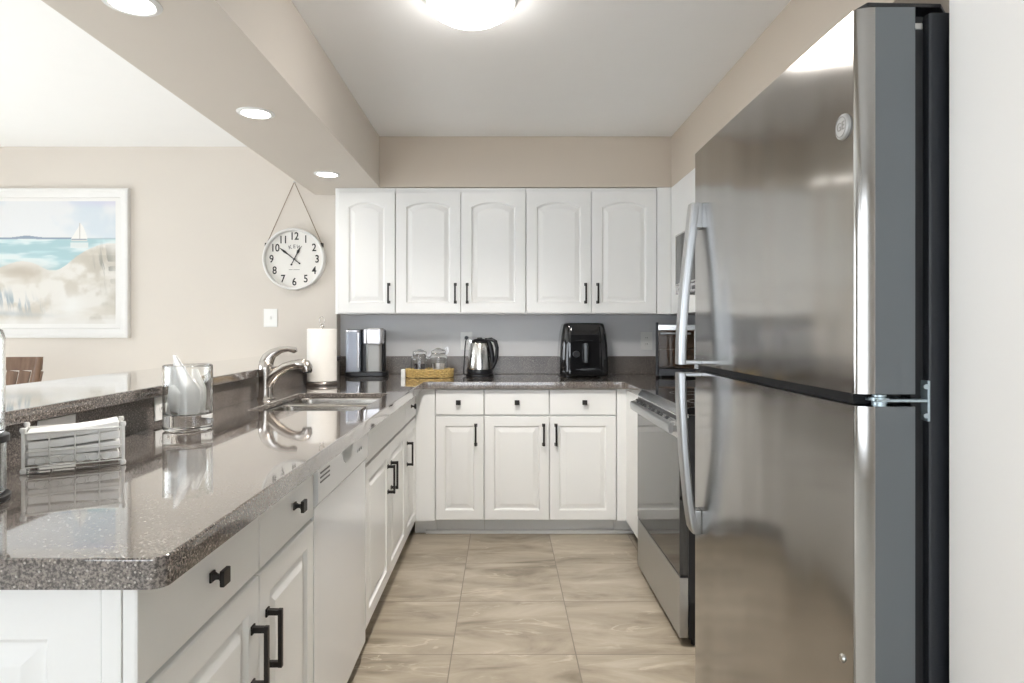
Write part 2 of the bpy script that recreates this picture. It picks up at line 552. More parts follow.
top = slab('countertop', [-1.0995, SX0, SX1, -.457, .70, XR - .001], [.86, SY0, SY1, 3.215, 3.69, YB - .001],
           lambda x, y: in_top(x, y) and not (SX0 < x < SX1 and SY0 < y < SY1), CT - .021, CT, None, None, corner=CORN, strips='raw')
low = slab('countertop', [-1.0995, SX0 - .03, SX1 + .03, -.457, .70, XR - .001], [.86, SY0 - .03, SY1 + .03, 3.215, 3.69, YB - .001],
           lambda x, y: in_top(x, y) and not (SX0 - .03 < x < SX1 + .03 and SY0 - .03 < y < SY1 + .03), CT - .042, CT - .021, None, None, bev=0, corner=CORN, strips='raw')
m = MB(); m.merge(top); m.merge(low)
tag(m.build('countertop', M_stone, smooth=30), 'brown speckled stone countertop wrapping around the sink and along the back wall', 'countertop')
slab('countertop', [.745, XR - .001], [1.86, 2.435], lambda x, y: True, CT - .04, CT,
     'short stone countertop between the refrigerator and the range', 'countertop')
bs = MB(); bs.box(-1.099, XR - .022, YB - .021, YB - .0005, CT + .0005, 1.03, .003)
tag(bs.build('backsplash', M_stoneb), 'low brown speckled stone backsplash along the grey back wall', 'backsplash')
bs = MB(); bs.box(-1.121, -1.1005, .90, YL - .001, .80, 1.006)
tag(bs.build('backsplash', M_stoneb), 'dark stone backsplash below the raised bar ledge', 'backsplash')
bs = MB(); bs.box(XR - .021, XR - .0005, 3.216, YB - .001, CT + .0005, 1.03, .003)
tag(bs.build('backsplash', M_stoneb), 'stone backsplash on the right wall beside the toaster oven', 'backsplash')
lg = MB(); lg.box(-1.56, -1.07, .86, YL - .001, 1.0065, 1.04, .004)
tag(lg.build('bar_ledge', M_stone), 'raised speckled stone bar ledge running above the left backsplash', 'bar top')


# ------------------------------------------------------------------ cabinetry
def door_mb(w, h, t=.02, b=.055, arch=0.0, n=14, slabdoor=False):
    """local: x 0..w, z 0..h, back at y=0, front at y=-t, facing -Y"""
    m = MB()

    def ring(ins, dep, ar=0.0):
        x0, x1, z0, z1 = ins, w - ins, ins, h - ins
        pts = [(x0, -dep, z0), (x1, -dep, z0)]
        top = []
        for k in range(n + 1):
            u = k / n
            x = x1 + (x0 - x1) * u
            z = z1
            if ar:
                c = 2 * u - 1
                z = z1 - ar * (1 - math.cos(min(1, abs(c) * 1.12) * PI / 2) ** .6 if abs(c) * 1.12 < 1 else 1)
            top.append((x, -dep, z))
        return pts + top
    r = [ring(0, 0), ring(0, t - .004), ring(.0015, t - .001), ring(.005, t)]
    if not slabdoor:
        r += [ring(b, t, arch), ring(b + .005, t - .007, arch), ring(b + .009, t - .0095, arch), ring(b + .014, t - .0095, arch),
              ring(b + .036, t - .002, arch), ring(b + .040, t - .0005, arch)]
    m.loops(r, True, True)
    return m


def pull_mb(L=.125):
    """vertical bar pull, local origin at its middle on the door face, sticking out to -Y"""
    m = MB()
    h = L / 2
    m.box(-.0055, .0055, -.034, -.025, -h, h, .0015)
    for s in (-1, 1):
        m.box(-.006, .006, -.030, 0, s * (h - .007) - .006, s * (h - .007) + .006, .0015)
        m.box(-.009, .009, -.004, 0, s * (h - .007) - .009, s * (h - .007) + .009, .0012)
    return m


def knob_mb():
    m = MB()
    m.box(-.009, .009, -.004, 0, -.009, .009, .001)
    m.loops([[(x * r, y, z * r) for x, z in ((-1, -1), (1, -1), (1, 1), (-1, 1))] for r, y in ((.007, -.003), (.004, -.010), (.004, -.015), (.010, -.0205))])
    m.box(-.014, .014, -.028, -.020, -.014, .014, .0015)
    return m


PULL = {}


def add_pull(door, x, z, t=.02):
    o = pull_mb().build('handle', M_bronze, door, 30)
    o.location = (x, -t - .0002, z); return o


def add_knob(dr, x, z, t=.02):
    o = knob_mb().build('knob', M_bronze, dr, 30)
    o.location = (x, -t - .0002, z); return o


def base_cabinet(loc, rz, w, label, drawers, doors, depth=.57, group='white base cabinets', toe=True, tall=.868, dz=(.105, .706), wz=(.716, .862), bx=0):
    """origin at the front left floor corner, facing local -Y"""
    c = empty('base_cabinet', loc, label, 'cabinet', rz, group)
    b = MB()
    b.box(bx, w, .001, depth, .098, tall)
    b.build('body', M_white, c)
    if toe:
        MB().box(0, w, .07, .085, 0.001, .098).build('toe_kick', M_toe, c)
    for (x0, x1, kx) in drawers:
        d = door_mb(x1 - x0, wz[1] - wz[0], slabdoor=True).build('drawer', M_white, c, 25)
        d.location = (x0, 0, wz[0])
        if kx is not None: add_knob(d, kx - x0, (wz[1] - wz[0]) / 2)
    for (x0, x1, hx) in doors:
        d = door_mb(x1 - x0, dz[1] - dz[0]).build('door', M_white, c, 25)
        d.location = (x0, 0, dz[0])
        add_pull(d, hx - x0, .557 - dz[0] + (.013 if rz == 0 else 0) + (.03 if rz == 0 else 0) - .0)
    return c


g = .0018
FX = -.526   # carcass plane on the left; door faces sit .02 proud
FYb = 3.74
# left run: local x -> world +Y
c1 = base_cabinet((FX, .885, 0), PI / 2, .828, 'white base cabinet at the near end of the peninsula with two knobbed drawers',
                  [(0.001, .445 - g, .225), (.445 + g, .826, .665)], [(.001, .445 - g, .405), (.445 + g, .826, .485)], depth=.565, bx=.022)
# end panel facing the camera
ep = door_mb(.535, .765, .018, .075, n=2).build('end_panel', M_white, c1, 25)
ep.rotation_euler = (0, 0, -PI / 2)
ep.location = (.0205, .566, .098)
ep2 = MB().box(-.0008, .0208, .0015, .030, .098, .8675, .003).build('corner_post', M_white, c1)
base_cabinet((FX, 2.362, 0), PI / 2, .968, 'white sink base cabinet with a plain false front and paired doors',
             [(.001, .968 - g, None)], [(.001, .484 - g, .444), (.484 + g, .967, .524)], tall=.70, depth=.565)
base_cabinet((FX, 3.332, 0), PI / 2, .388, 'narrow white base cabinet between the sink cabinet and the inner corner',
             [(0.001, .386, .19)], [(.001, .386, .04)], depth=.565)
# back run
base_cabinet((-.394, FYb, 0), 0, .283, 'narrowest white base cabinet on the back wall, nearest the peninsula',
             [(.001, .283 - g, .136)], [(.001, .283 - g, .236)])
base_cabinet((-.109, FYb, 0), 0, .769, 'wide white base cabinet on the back wall with two doors below two drawers',
             [(.001, .379 - g, .19), (.379 + g, .766, .582)], [(.001, .379 - g, .345), (.379 + g, .766, .417)])
fl = MB(); fl.box(-.525, -.396, FYb - .018, FYb + .02, .098, .868)
fl.box(-.525, -.396, FYb + .07, FYb + .085, 0.001, .098)
tag(fl.build('filler_panel', M_white), 'plain white filler panel in the left inner corner', 'panel')
fr = MB(); fr.box(.662, .735, FYb - .018, FYb + .02, .098, .868); fr.box(.717, .735, 3.22, FYb - .018, .098, .868)
fr.box(.735, XR - .002, 3.22, 3.24, .098, .868); fr.box(.662, .79, FYb + .07, FYb + .085, 0.001, .098)
fr.box(.735, XR - .01, FYb + .07, YB - .01, .098, .868)
tag(fr.build('corner_cabinet', M_white), 'plain white blind corner cabinet between the back cabinets and the range', 'cabinet')
tk = MB(); tk.box(-.46, .79, FYb + .048, FYb + .069, .0, .022, .006)
tag(tk.build('trim_1', M_trimw), kind='structure')
base_cabinet((.775, 2.43, 0), -PI / 2, .56, 'white base cabinet tucked between range and refrigerator',
             [(0.001, .558, .28)], [(.001, .279 - g, .24), (.279 + g, .558, .32)], depth=.60)


# upper cabinets
def upper_cabinet(loc, rz, w, h, label, doors, depth=.305, arch=.028, hz=.123, nm='wall_cabinet', over=False):
    c = empty(nm, loc, label, 'wall cabinet', rz, 'white wall cabinets')
    b = MB(); b.box(0, w, .001, depth, 0, h); b.build('body', M_white, c)
    for (x0, x1, hx) in doors:
        d = door_mb(x1 - x0, h - .034, arch=arch, b=.064, n=24).build('door', M_white, c, 25)
        d.location = (x0, 0, .006)
        if hx is not None: add_pull(d, hx - x0, hz)
    return c


UZ = 1.308
UH = SB - UZ - .001
FU = 4.02
upper_cabinet((-1.053, FU, UZ), 0, .379, UH, 'single door white wall cabinet with arched panel at the left end', [(.024, .379 - g, .340)])
upper_cabinet((-.672, FU, UZ), 0, .815, UH, 'two door white wall cabinet with arched panels above the kettle', [(.002, .408 - g, .374), (.408 + g, .813, .448)])
upper_cabinet((.145, FU, UZ), 0, .817, UH, 'two door white wall cabinet with arched panels above the air fryer', [(.002, .408 - g, .371), (.408 + g, .815, .447)])
uf = MB(); uf.box(.9635, 1.051, FU - .018, FU + .305, UZ, SB - .001)
uf.box(1.053, XR - .002, 3.285, FU + .30, UZ, SB - .002)
tag(uf.build('corner_wall_cabinet', M_white), 'plain white corner wall cabinet panel turning towards the microwave', 'wall cabinet')
upper_cabinet((1.075, 3.28, 1.70), -PI / 2, .80, SB - 1.70 - .002, 'white wall cabinet directly above the microwave', [(.002, .398, None), (.402, .798, None)], depth=.30, arch=0)
cab = MB(); cab.box(0, 1, 0, 1, 0, 1); cab.bm.free()

# ------------------------------------------------------------------ dishwasher (local x -> +Y, facing local -Y -> world +X)
dw = empty('dishwasher', (FX, 1.716, 0), 'white built-in dishwasher between the drawer cabinet and the sink cabinet', 'dishwasher', PI / 2)
MB().box(.002, .642, .004, .56, .10, .865).build('body', M_dw, dw)
MB().box(.003, .641, -.020, .003, .065, .735, .004).build('door', M_dw, dw)
cp = MB(); cp.prism([(-.022, .738), (-.030, .75), (-.030, .845), (-.022, .862), (.003, .862), (.003, .738)], .003, .641, 'x')
cp = cp.build('control_panel', M_dw, dw)
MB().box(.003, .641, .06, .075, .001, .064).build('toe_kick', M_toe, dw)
for k in range(3): MB().box(.022, .115, -.0315, -.0295, .798 + k * .0125, .803 + k * .0125, .0008).build('vent_slot', M_black, cp)
hp = MB()
hp.prism([(.26, .842), (.40, .842), (.392, .82), (.37, .800), (.30, .796), (.272, .81)], -.0312, -.0295, 'y')
hp.build('handle_pocket', mat('pocket_grey', (.40, .42, .43), .4, var=.02), cp)
M_btn = mat('button_grey', (.6, .62, .65), .4, var=.02)
for k in range(3): MB().lathe([(.0001, -.0325), (.006, -.0325), (.006, -.0295)], 12, (.47 + k * .03, 0, .80), axis='y').build('button', M_btn, cp)

# ------------------------------------------------------------------ sink + faucet
sk = empty('sink', (0, 0, 0), 'stainless double bowl sink set under the stone countertop', 'sink')


def bowl(x0, x1, y0, y1, zt, depth, name):
    cx, cy, hw, hd = (x0 + x1) / 2, (y0 + y1) / 2, (x1 - x0) / 2, (y1 - y0) / 2
    R = [rrect(cx, cy, hw + .012, hd + .012, .05, zt), rrect(cx, cy, hw, hd, .045, zt), rrect(cx, cy, hw - .004, hd - .004, .045, zt - .01),
         rrect(cx, cy, hw - .014, hd - .014, .045, zt - depth + .03), rrect(cx, cy, hw - .024, hd - .024, .045, zt - depth + .008),
         rrect(cx, cy, hw - .045, hd - .045, .04, zt - depth), rrect(cx, cy, .03, .03, .0299, zt - depth - .002)]
    m = MB(); m.loops(R, False, True)
    o = m.build(name, M_sink, sk, 50)
    MB().lathe([(.0001, .004), (.028, .004), (.034, .0005), (.036, -.001)], 24, (cx, cy, zt - depth)).build('drain', M_chrome, o)
    return o


ZT = CT - .0235
bowl(SX0 + .008, SX1 - .008, SY0 + .006, 2.785, ZT, .18, 'bowl')
bowl(SX0 + .008, SX1 - .008, 2.825, SY1 - .004, ZT, .16, 'bowl')
MB().box(SX0 + .01, SX1 - .01, 2.779, 2.831, ZT - .012, ZT - .001, .005).build('divider', M_sink, sk)

fc = empty('kitchen_faucet', (-1.033, 2.79, CT + .0005), 'brushed nickel single lever faucet with pull-out spout behind the sink', 'faucet')
m = MB(); m.lathe([(.038, 0), (.038, .006), (.032, .012), (.030, .05), (.031, .10), (.033, .13), (.031, .15), (.022, .166), (.006, .172), (.0001, .173)], 28, cap0=True)
m.build('body', M_nickel, fc, 60)
P = [(.0, 0, .055), (.02, -.004, .085), (.05, -.01, .115), (.09, -.018, .14), (.125, -.025, .152), (.150, -.03, .155)]
m = MB(); m.tube(P, [.026, .025, .023, .021, .019, .019], 18); sp = m.build('spout', M_nickel, fc, 60)
P = [(.146, -.0295, .156), (.165, -.033, .155), (.185, -.037, .150), (.190, -.038, .140), (.191, -.038, .122)]
m = MB(); m.tube(P, [.0185, .0225, .024, .0235, .021], 18); m.build('spray_head', M_nickel, fc, 60)
MB().lathe([(.0001, -.001), (.018, -.001), (.0185, .006)], 18, (.191, -.038, .118)).build('aerator', M_black, fc)
P = [(.0, 0, .150), (.01, .0, .178), (.032, -.002, .200), (.065, -.006, .214), (.10, -.012, .218), (.128, -.018, .213), (.140, -.02, .216)]
m = MB(); m.tube(P, [.026, .023, .017, .012, .010, .011, .008], 14, flat=(.7, 1.25)); m.build('lever', M_nickel, fc, 60)

# ------------------------------------------------------------------ refrigerator
fg = empty('refrigerator', (.54, .975, 0), 'large stainless top-freezer refrigerator with two bowed handles', 'refrigerator')
FW = .835


def fdoor(z0, z1, name):
    r = .012
    pts = [(.088, 0.0), (.088, FW), ]
    out = [(.088, 0)]
    pts = [(.088, 0.0)]
    for k in range(9):
        a = k / 8 * PI / 2
        pts.append((.034 - .034 * math.sin(a), r - r * math.cos(a)))
    # gently bowed front
    for k in range(1, 14):
        y = r + (FW - 2 * r) * k / 14
        u = (y / FW - .5) * 2
        pts.append((-.004 * (1 - u * u), y))
    for k in range(9):
        a = PI / 2 * (1 - k / 8)
        pts.append((.034 - .034 * math.sin(a), FW - r + r * math.cos(a)))
    pts.append((.088, FW))
    m = MB(); m.prism(pts, z0, z1, 'z')
    o = m.build(name, M_steel, fg, 35, mats=[M_steel_edge, M_black], pick=lambda p: 2 if abs(p.normal.z) > .8 else (1 if (abs(p.normal.y) > .995 or p.normal.x > .5) else 0))
    return o


d1 = fdoor(1.119, 1.709, 'freezer_door'); d2 = fdoor(.075, 1.100, 'fresh_food_door')
d1['label'] = 'upper freezer door'; d2['label'] = 'tall lower door'
MB().box(.0885, .108, .012, FW - .012, .08, 1.70).build('gasket', M_gasket, fg)
MB().box(.1085, .80, .0, FW, .03, 1.703, .006).build('body', M_blackbody, fg)
MB().box(.03, .1085, .02, FW - .02, .015, .07).build('kick_grille', M_black, fg)
hc = MB(); hc.prism([(.015, .0), (.13, .004), (.155, .03), (.155, .12), (.02, .12), (.006, .03)], 1.7100, 1.7165, 'z', .0015)
hc.build('hinge_cover', M_black, fg)
hc = MB(); hc.box(.09, .107, .010, .03, 1.68, 1.69, .002); hc.build('hinge_screw', M_screw, fg)
hb = MB()
hb.box(.1045, .1085, -.004, .04, 1.078, 1.140, .001)
hb.box(.028, .106, -.003, .03, 1.107, 1.1115, .001)
hb.lathe([(.0001, -.009), (.011, -.009), (.011, -.002), (.015, -.001), (.015, .004), (.010, .005), (.010, .0085), (.0001, .0085)], 16, (.040, .012, 1.109))
for z in (1.087, 1.131): hb.lathe([(.004, -.0065), (.004, -.003)], 10, (.101, 0, z), True, True, axis='y')
hb.build('center_hinge', M_hinge, fg)
gb = MB(); gb.box(.01, .085, .03, FW - .01, 1.101, 1.118); gb.build('door_gap_liner', M_gasket, fg)


# handles: local frame x=0 at door face (world .54), y along door, z up
def handle(door, pts, name='handle'):
    """pts: (x offset of outer face, z, width_y, thickness)"""
    rings = []
    y = FW - .055
    for (x, z, wy, t) in pts:
        t += .004; wy += .012
        rings.append([(p[0], p[1], z) for p in rrect(x + t / 2, y, t / 2, wy / 2, .007, z, 4)])
    m = MB(); m.loops(rings)
    return m


hu = handle(d1, [(-.028, 1.560, .030, .020), (-.030, 1.545, .034, .021), (-.037, 1.48, .034, .020), (-.046, 1.40, .033, .018), (-.054, 1.32, .032, .018),
                 (-.060, 1.24, .032, .018), (-.0635, 1.17, .032, .018), (-.064, 1.121, .032, .018)])
hu.box(-.0225, -.0005, FW - .077, FW - .033, 1.492, 1.559, .002)
hu.box(-.062, -.0005, FW - .071, FW - .039, 1.121, 1.131, .002)
hu.build('handle', M_handle, d1, 40)
hl = handle(d2, [(-.064, 1.098, .032, .018), (-.0635, 1.03, .032, .018), (-.060, .96, .032, .018), (-.056, .89, .032, .018), (-.050, .82, .032, .018),
                 (-.043, .75, .033, .018), (-.036, .70, .034, .020), (-.032, .675, .034, .024), (-.024, .661, .030, .020)])
hl.box(-.026, -.0005, FW - .077, FW - .033, .663, .725, .004)
hl.box(-.062, -.0005, FW - .071, FW - .039, 1.088, 1.098, .002)
hl.build('handle', M_handle, d2, 40)
# round emblem
em = MB(); em.lathe([(.0001, -.0055), (.017, -.0055), (.0195, -.004), (.0205, -.0012), (.0205, .003)], 36, (0, .038, 1.538), axis='x')
em = em.build('emblem', M_silverp, d1, 30)
ring = MB(); ring.tube([(-.0056, .038 + .0155 * math.cos(a), 1.538 + .0155 * math.sin(a)) for a in [2 * PI * k / 32 for k in range(32)]], .0007, 6, True)
ring.build('emblem_ring', M_inkgrey, em)
t = text_mb('GE', .019, .0003)
t.xf(Matrix.Translation((-.0058, .038, 1.538)) @ Matrix.Rotation(-PI / 2, 4, 'Z'))
t.build('monogram', M_inkgrey, em, 0)
MB().lathe([(.0001, -.004), (.005, -.004), (.007, -.001), (.007, .004)], 16, (0, .041, .696), axis='x').build('plug_button', M_screw, d2)

# ------------------------------------------------------------------ range
Y0, Y1 = 2.442, 3.208
rg = empty('range', (.68, Y0, 0), 'stainless slide-in electric range with a dark glass oven door', 'oven range')
RW = Y1 - Y0
MB().box(.03, .66, .004, RW - .004, .03, .885).build('body', M_black, rg)
MB().box(.018, .67, .001, RW - .001, .888, .916, .003).build('cooktop', M_cooktop, rg)
ct = MB()
for (x, y, r) in ((.18, .2, .095), (.18, .56, .075), (.45, .2, .075), (.45, .56, .095)):
    ct = MB(); ct.lathe([(r - .002, .9163), (r, .9166), (r + .0015, .9163)], 36, (x, y, 0)); ct.build('burner_ring', M_inkgrey, rg)
m = MB(); m.prism([(.016, .914), (.030, .914), (.030, .878), (-.004, .878), (-.002, .884)], .001, RW - .001, 'x')
m.bm.free()
m = MB(); m.prism([(.017, .9135), (.03, .9135), (.03, .872), (-.003, .872), (-.003, .880)], 0, RW, 'y'); m.bm.free()


def yprism(pts, y0, y1):  # outline in x,z
    m = MB(); m.prism(pts, y0, y1, 'y'); return m


yprism([(.0175, .915), (.029, .915), (.029, .877), (-.002, .877), (-.002, .888)], .001, RW - .001).build('front_trim', M_steel2, rg)
yprism([(-.004, .8655), (.028, .8655), (.028, .8765), (-.004, .8765)], .002, RW - .002).build('vent_gap', M_black, rg)
dr = yprism([(-.012, .860), (-.004, .8645), (.028, .8645), (.028, .275), (-.002, .275), (-.006, .279), (-.006, .80), (-.012, .81)], .002, RW - .002)
dr = dr.build('oven_door', M_ovenglass, rg)
# stainless top rail with vent slots
rl = yprism([(-.030, .848), (-.012, .8655), (-.0005, .8655), (-.0065, .80), (-.014, .80), (-.014, .845)], .003, RW - .003).build('door_rail', M_steel2, dr)
dx, dz_ = -.018, -.0175
for k in range(8):
    y = .12 + k * .075 + (.02 if k % 2 else 0)
    vs = MB()
    for q in range(3):
        f = .2 + q * .26
        x, z = -.012 + dx * f, .8655 + dz_ * f
        vs.prism([(x - .0025, z - .0020), (x + .0022, z + .0026), (x + .0014, z + .0034), (x - .0033, z - .0012)], y, y + .040, 'y')
    vs.build('vent_grille', M_black, rl)

hd = yprism([(-.040, .856), (-.031, .858), (-.027, .85), (-.029, .822), (-.036, .812), (-.043, .818), (-.046, .835), (-.045, .850)], .012, RW - .012)
hd.build('handle', M_handle, dr, 60)
for y in (.012, RW - .036):
    MB().box(-.032, -.011, y, y + .024, .822, .860, .003).build('handle_bracket', M_silverp, dr)
dwr = MB(); dwr.box(-.006, .028, .002, RW - .002, .035, .265, .004)
dwr.build('storage_drawer', steel_mat('satin_drawer_steel', (.50, .50, .49), .42), rg)
MB().box(-.003, .028, .003, RW - .003, .2655, .2745).build('drawer_gap', M_black, rg)
for (x, y) in ((.06, .03), (.06, RW - .03), (.6, .03), (.6, RW - .03)):
    MB().lathe([(.015, 0), (.015, .029)], 12, (x, y, .001), True, True).build('foot', M_black, rg)

# ------------------------------------------------------------------ microwave
mw = empty('microwave', (.88, 2.50, 1.388), 'stainless over-the-range microwave mounted under the wall cabinet', 'microwave')
MW = .76
MB().box(.02, XR - .88 - .002, .001, MW, .0, .305, .003).build('body', M_black, mw)
md = MB(); md.box(-.004, .019, .16, MW - .002, .045, .303, .004); md = md.build('door', M_steel2, mw)
MB().box(-.0052, -.0042, .23, MW - .02, .055, .293).build('window', M_ovenglass, md)
MB().tube([(-.035, .19, .06), (-.040, .19, .1), (-.040, .19, .25), (-.035, .19, .29)], .008, 12).build('handle', M_handle, md)
mc = MB(); mc.box(-.003, .019, .002, .155, .045, .303, .003); mc.build('control_panel', M_black, mw)
mv = MB(); mv.box(-.002, .019, .002, MW - .002, .002, .042, .003); mv = mv.build('lower_vent', M_silver, mw)
for i in range(9): MB().box(-.0035, -.0015, .05 + i * .075, .10 + i * .075, .012, .030, .0006).build('vent_slot', M_black, mv)

# ------------------------------------------------------------------ lights
def downlight(x, y, label):
    o = empty('recessed_downlight', (x, y, SB), label, 'ceiling light', 0, 'recessed downlights in the dropped ceiling')
    MB().lathe([(.056, -.004), (.060, -.006), (.074, -.002), (.075, .0)], 40).build('trim_ring', M_trimw, o)
    MB().lathe([(.0001, -.0025), (.050, -.0025), (.056, -.004)], 40, cap0=False).build('diffuser', M_lamp, o)
    l = bpy.data.lights.new('downlight_beam', 'SPOT'); l.energy = 4; l.spot_size = 2.2; l.spot_blend = .8; l.shadow_soft_size = .05; l.color = (1, .94, .86)
    lo = bpy.data.objects.new('downlight_beam', l); lo.location = (0, 0, -.012); lo.parent = o; C.objects.link(lo)


downlight(-1.005, 1.733, 'recessed downlight nearest the camera, cut by the top of the picture')
downlight(-1.012, 2.62, 'middle one of the three recessed downlights')
downlight(-1.006, 3.66, 'recessed downlight farthest away, just above the wall clock')
cl = empty('ceiling_light', (-.116, 2.31, CZ), 'round flush ceiling light with a glowing white dome', 'ceiling light')
MB().lathe([(.0001, -.001), (.158, -.001), (.162, -.010), (.160, -.023), (.152, -.024)], 56).build('base_ring', M_trimw, cl)
MB().lathe([(.152, -.022), (.154, -.033), (.142, -.052), (.114, -.070), (.076, -.081), (.04, -.086), (.0001, -.087)], 56).build('dome', M_dome, cl, 80)
l = bpy.data.lights.new('ceiling_bulb', 'SPOT'); l.spot_size = 2.6; l.spot_blend = .6; l.energy = 74; l.shadow_soft_size = .12; l.color = (1, .95, .89)
lo = bpy.data.objects.new('ceiling_bulb', l); lo.location = (0, 0, -.11); lo.parent = cl; C.objects.link(lo)

# ------------------------------------------------------------------ wall picture
PX0, PX1, PZ0, PZ1 = -3.62, -2.46, 1.155, 2.138
pc = empty('framed_picture', ((PX0 + PX1) / 2, YL, PZ0), 'white framed watercolour of dunes, sea and a sailboat on the living room wall', 'picture')
w2, h2 = (PX1 - PX0) / 2, PZ1 - PZ0
fm = MB()
prof = [(0, -.001), (0, -.030), (.006, -.034), (.020, -.034), (.040, -.026), (.058, -.022), (.062, -.012)]
rings = []
for ins, d in prof:
    rings.append([(-w2 + ins, d, ins), (w2 - ins, d, ins), (w2 - ins, d, h2 - ins), (-w2 + ins, d, h2 - ins)])
fm.loops(rings, True, False)
fm.build('frame', M_frame, pc, 20)
MB().box(-w2 + .06, w2 - .06, -.0125, -.006, .06, h2 - .06).build('picture_mat', M_mat, pc)
# the painted sheet: a grid with painted colours
nx, nz = 330, 270
ax0, ax1, az0, az1 = -w2 + .093, w2 - .093, .093, h2 - .083
U, V = np.meshgrid(np.linspace(0, 1, nx), np.linspace(0, 1, nz))   # V up
rng = np.random.RandomState(3)


def fbm(U, V, su, sv, seed, oct=4):
    r = np.random.RandomState(seed); out = np.zeros_like(U); amp = 1; tot = 0
    for o in range(oct):
        gx, gy = int(su * 2 ** o) + 2, int(sv * 2 ** o) + 2
        G = r.rand(gy + 1, gx + 1)
        x = U * (gx - 1); y = V * (gy - 1)
        i = np.minimum(np.floor(x).astype(int), gx - 1); j = np.minimum(np.floor(y).astype(int), gy - 1); fx = x - i; fy = y - j
        fx = fx * fx * (3 - 2 * fx); fy = fy * fy * (3 - 2 * fy)
        out += amp * ((G[j, i] * (1 - fx) + G[j, i + 1] * fx) * (1 - fy) + (G[j + 1, i] * (1 - fx) + G[j + 1, i + 1] * fx) * fy)
        tot += amp; amp *= .5
    return out / tot


def mixc(A, B, f):
    f = np.clip(f, 0, 1)[..., None]
    return A * (1 - f) + np.array(B) * f


def sm(x, a, b):
    t = np.clip((x - a) / (b - a), 0, 1); return t * t * (3 - 2 * t)


H = .695  # horizon height
col = np.ones((nz, nx, 3)) * np.array((.90, .91, .92))
n1 = fbm(U, V, 4, 4, 11)
col = mixc(col, (.70, .80, .88), sm(n1 + .7 * (U - .85) + .3 * (V - .85), .38, .66) * .55)
col = mixc(col, (.74, .72, .88), sm(V, .93, 1.0) * sm(U, .55, .9) * .5)
sea = (V < H)
dist = (H - V)
nsea = fbm(U, V, 3, 30, 5)
seac = mixc(np.ones_like(col) * np.array((.66, .83, .85)), (.50, .70, .74), sm(nsea, .40, .62) * .7)
seac = mixc(seac, (.86, .92, .92), sm(fbm(U, V, 3, 14, 21), .52, .7))
col = np.where(sea[..., None], seac, col)
col = mixc(col, (.30, .40, .52), (np.abs(V - H - .002 - .010 * np.exp(-((U - .40) / .07) ** 2)) < .006 + .006 * np.exp(-((U - .4) / .1) ** 2)) * (U < .80) * 1.0 * .85)
col = mixc(col, (.45, .60, .66), (np.abs(V - H) < .004) * (U >= .80) * .6)
n3 = fbm(U, V, 6, 6, 31, 5)
# dunes
edge = .44 + .075 * np.exp(-((U - .37) / .14) ** 2) + .22 * sm(U, .5, .97) + .02 * (n3 - .5) - .03 * sm(U, .45, .6) * (1 - sm(U, .6, .8))
dune = V < edge
dc = mixc(np.ones_like(col) * np.array((.90, .88, .84)), (.70, .65, .56), sm(n3, .45, .68) * .7)
dc = mixc(dc, (.78, .74, .66), sm(fbm(U, V, 2.5, 8, 41), .48, .66) * .6)
col = np.where(dune[..., None], dc, col)
left = np.exp(-(((U - .36) / .16) ** 2 + ((V - .43) / .055) ** 2)); col = mixc(col, (.60, .53, .43), left * .65)
ridge = np.exp(-((V - edge) / .008) ** 2) * sm(n3, .45, .6) * np.exp(-((U - .37) / .07) ** 2); col = mixc(col, (.35, .34, .31), ridge * .7)
right = sm(U + .5 * n3, 1.06, 1.28) * (V < .56) * (V > .04); col = mixc(col, (.66, .62, .54), right * .7)
gr = sm(fbm(U + V * .12, V, 70, 7, 51, 3), .50, .68)
ga = np.exp(-(((V - .17 - .04 * np.sin(U * 9)) / .07) ** 2)) * sm(.62 - U, 0, .35); col = mixc(col, (.38, .48, .55), gr * ga * .75)
gb_ = np.exp(-(((U - .93) / .06) ** 2 + ((V - .47) / .13) ** 2)); col = mixc(col, (.38, .38, .34), gr * gb_ * .9)
gc_ = np.exp(-(((U - .85) / .09) ** 2 + ((V - .13) / .07) ** 2)); col = mixc(col, (.48, .46, .36), sm(n3, .4, .6) * gc_ * .8)
col = mixc(col, (.95, .95, .93), np.exp(-(((U - .70) / .08) ** 2 + ((V - .14) / .10) ** 2)) * .8)
col = mixc(col, (.62, .66, .68), np.exp(-((V - .10 + .06 * U) / .02) ** 2) * sm(.75 - U, 0, .5) * .6)
col = mixc(col, (.93, .92, .90), sm(.07 - V, 0, .06) * .7)
# sailboat
bx = .755
hull = (np.abs(U - bx) < .055) & (V > H - .022) & (V < H - .008)
col = np.where(hull[..., None], np.array((.80, .80, .78)), col)
col = np.where(((np.abs(U - bx) < .05) & (np.abs(V - H + .007) < .002))[..., None], np.array((.35, .36, .40)), col)
sail = (V > H) & (V < H + .105) & (U < bx + .0) & (U > bx - .055 * (1 - (V - H) / .105))
sail2 = (V > H) & (V < H + .125) & (U > bx + .006) & (U < bx + .006 + .05 * (1 - ((V - H) / .125)) ** .6)
col = np.where((sail | sail2)[..., None], np.array((.96, .95, .93)), col)
col = np.where((((np.abs(U - bx - .003) < .002)) & (V > H) & (V < H + .13))[..., None], np.array((.70, .68, .66)), col)
col = mixc(col, (.92, .92, .90), (np.abs(U - bx) < .06) * (V < H - .03) * (V > H - .075) * sm(nsea, .4, .6) * .8)
me = bpy.data.meshes.new('painted_sheet')
xs = ax0 + (ax1 - ax0) * U.ravel(); zs = az0 + (az1 - az0) * V.ravel()
verts = np.stack([xs, np.full(xs.shape, -.0135), zs], 1)
idx = np.arange(nx * nz).reshape(nz, nx)
faces = np.stack([idx[:-1, :-1], idx[:-1, 1:], idx[1:, 1:], idx[1:, :-1]], -1).reshape(-1, 4)
me.from_pydata(verts.tolist(), [], faces.tolist())
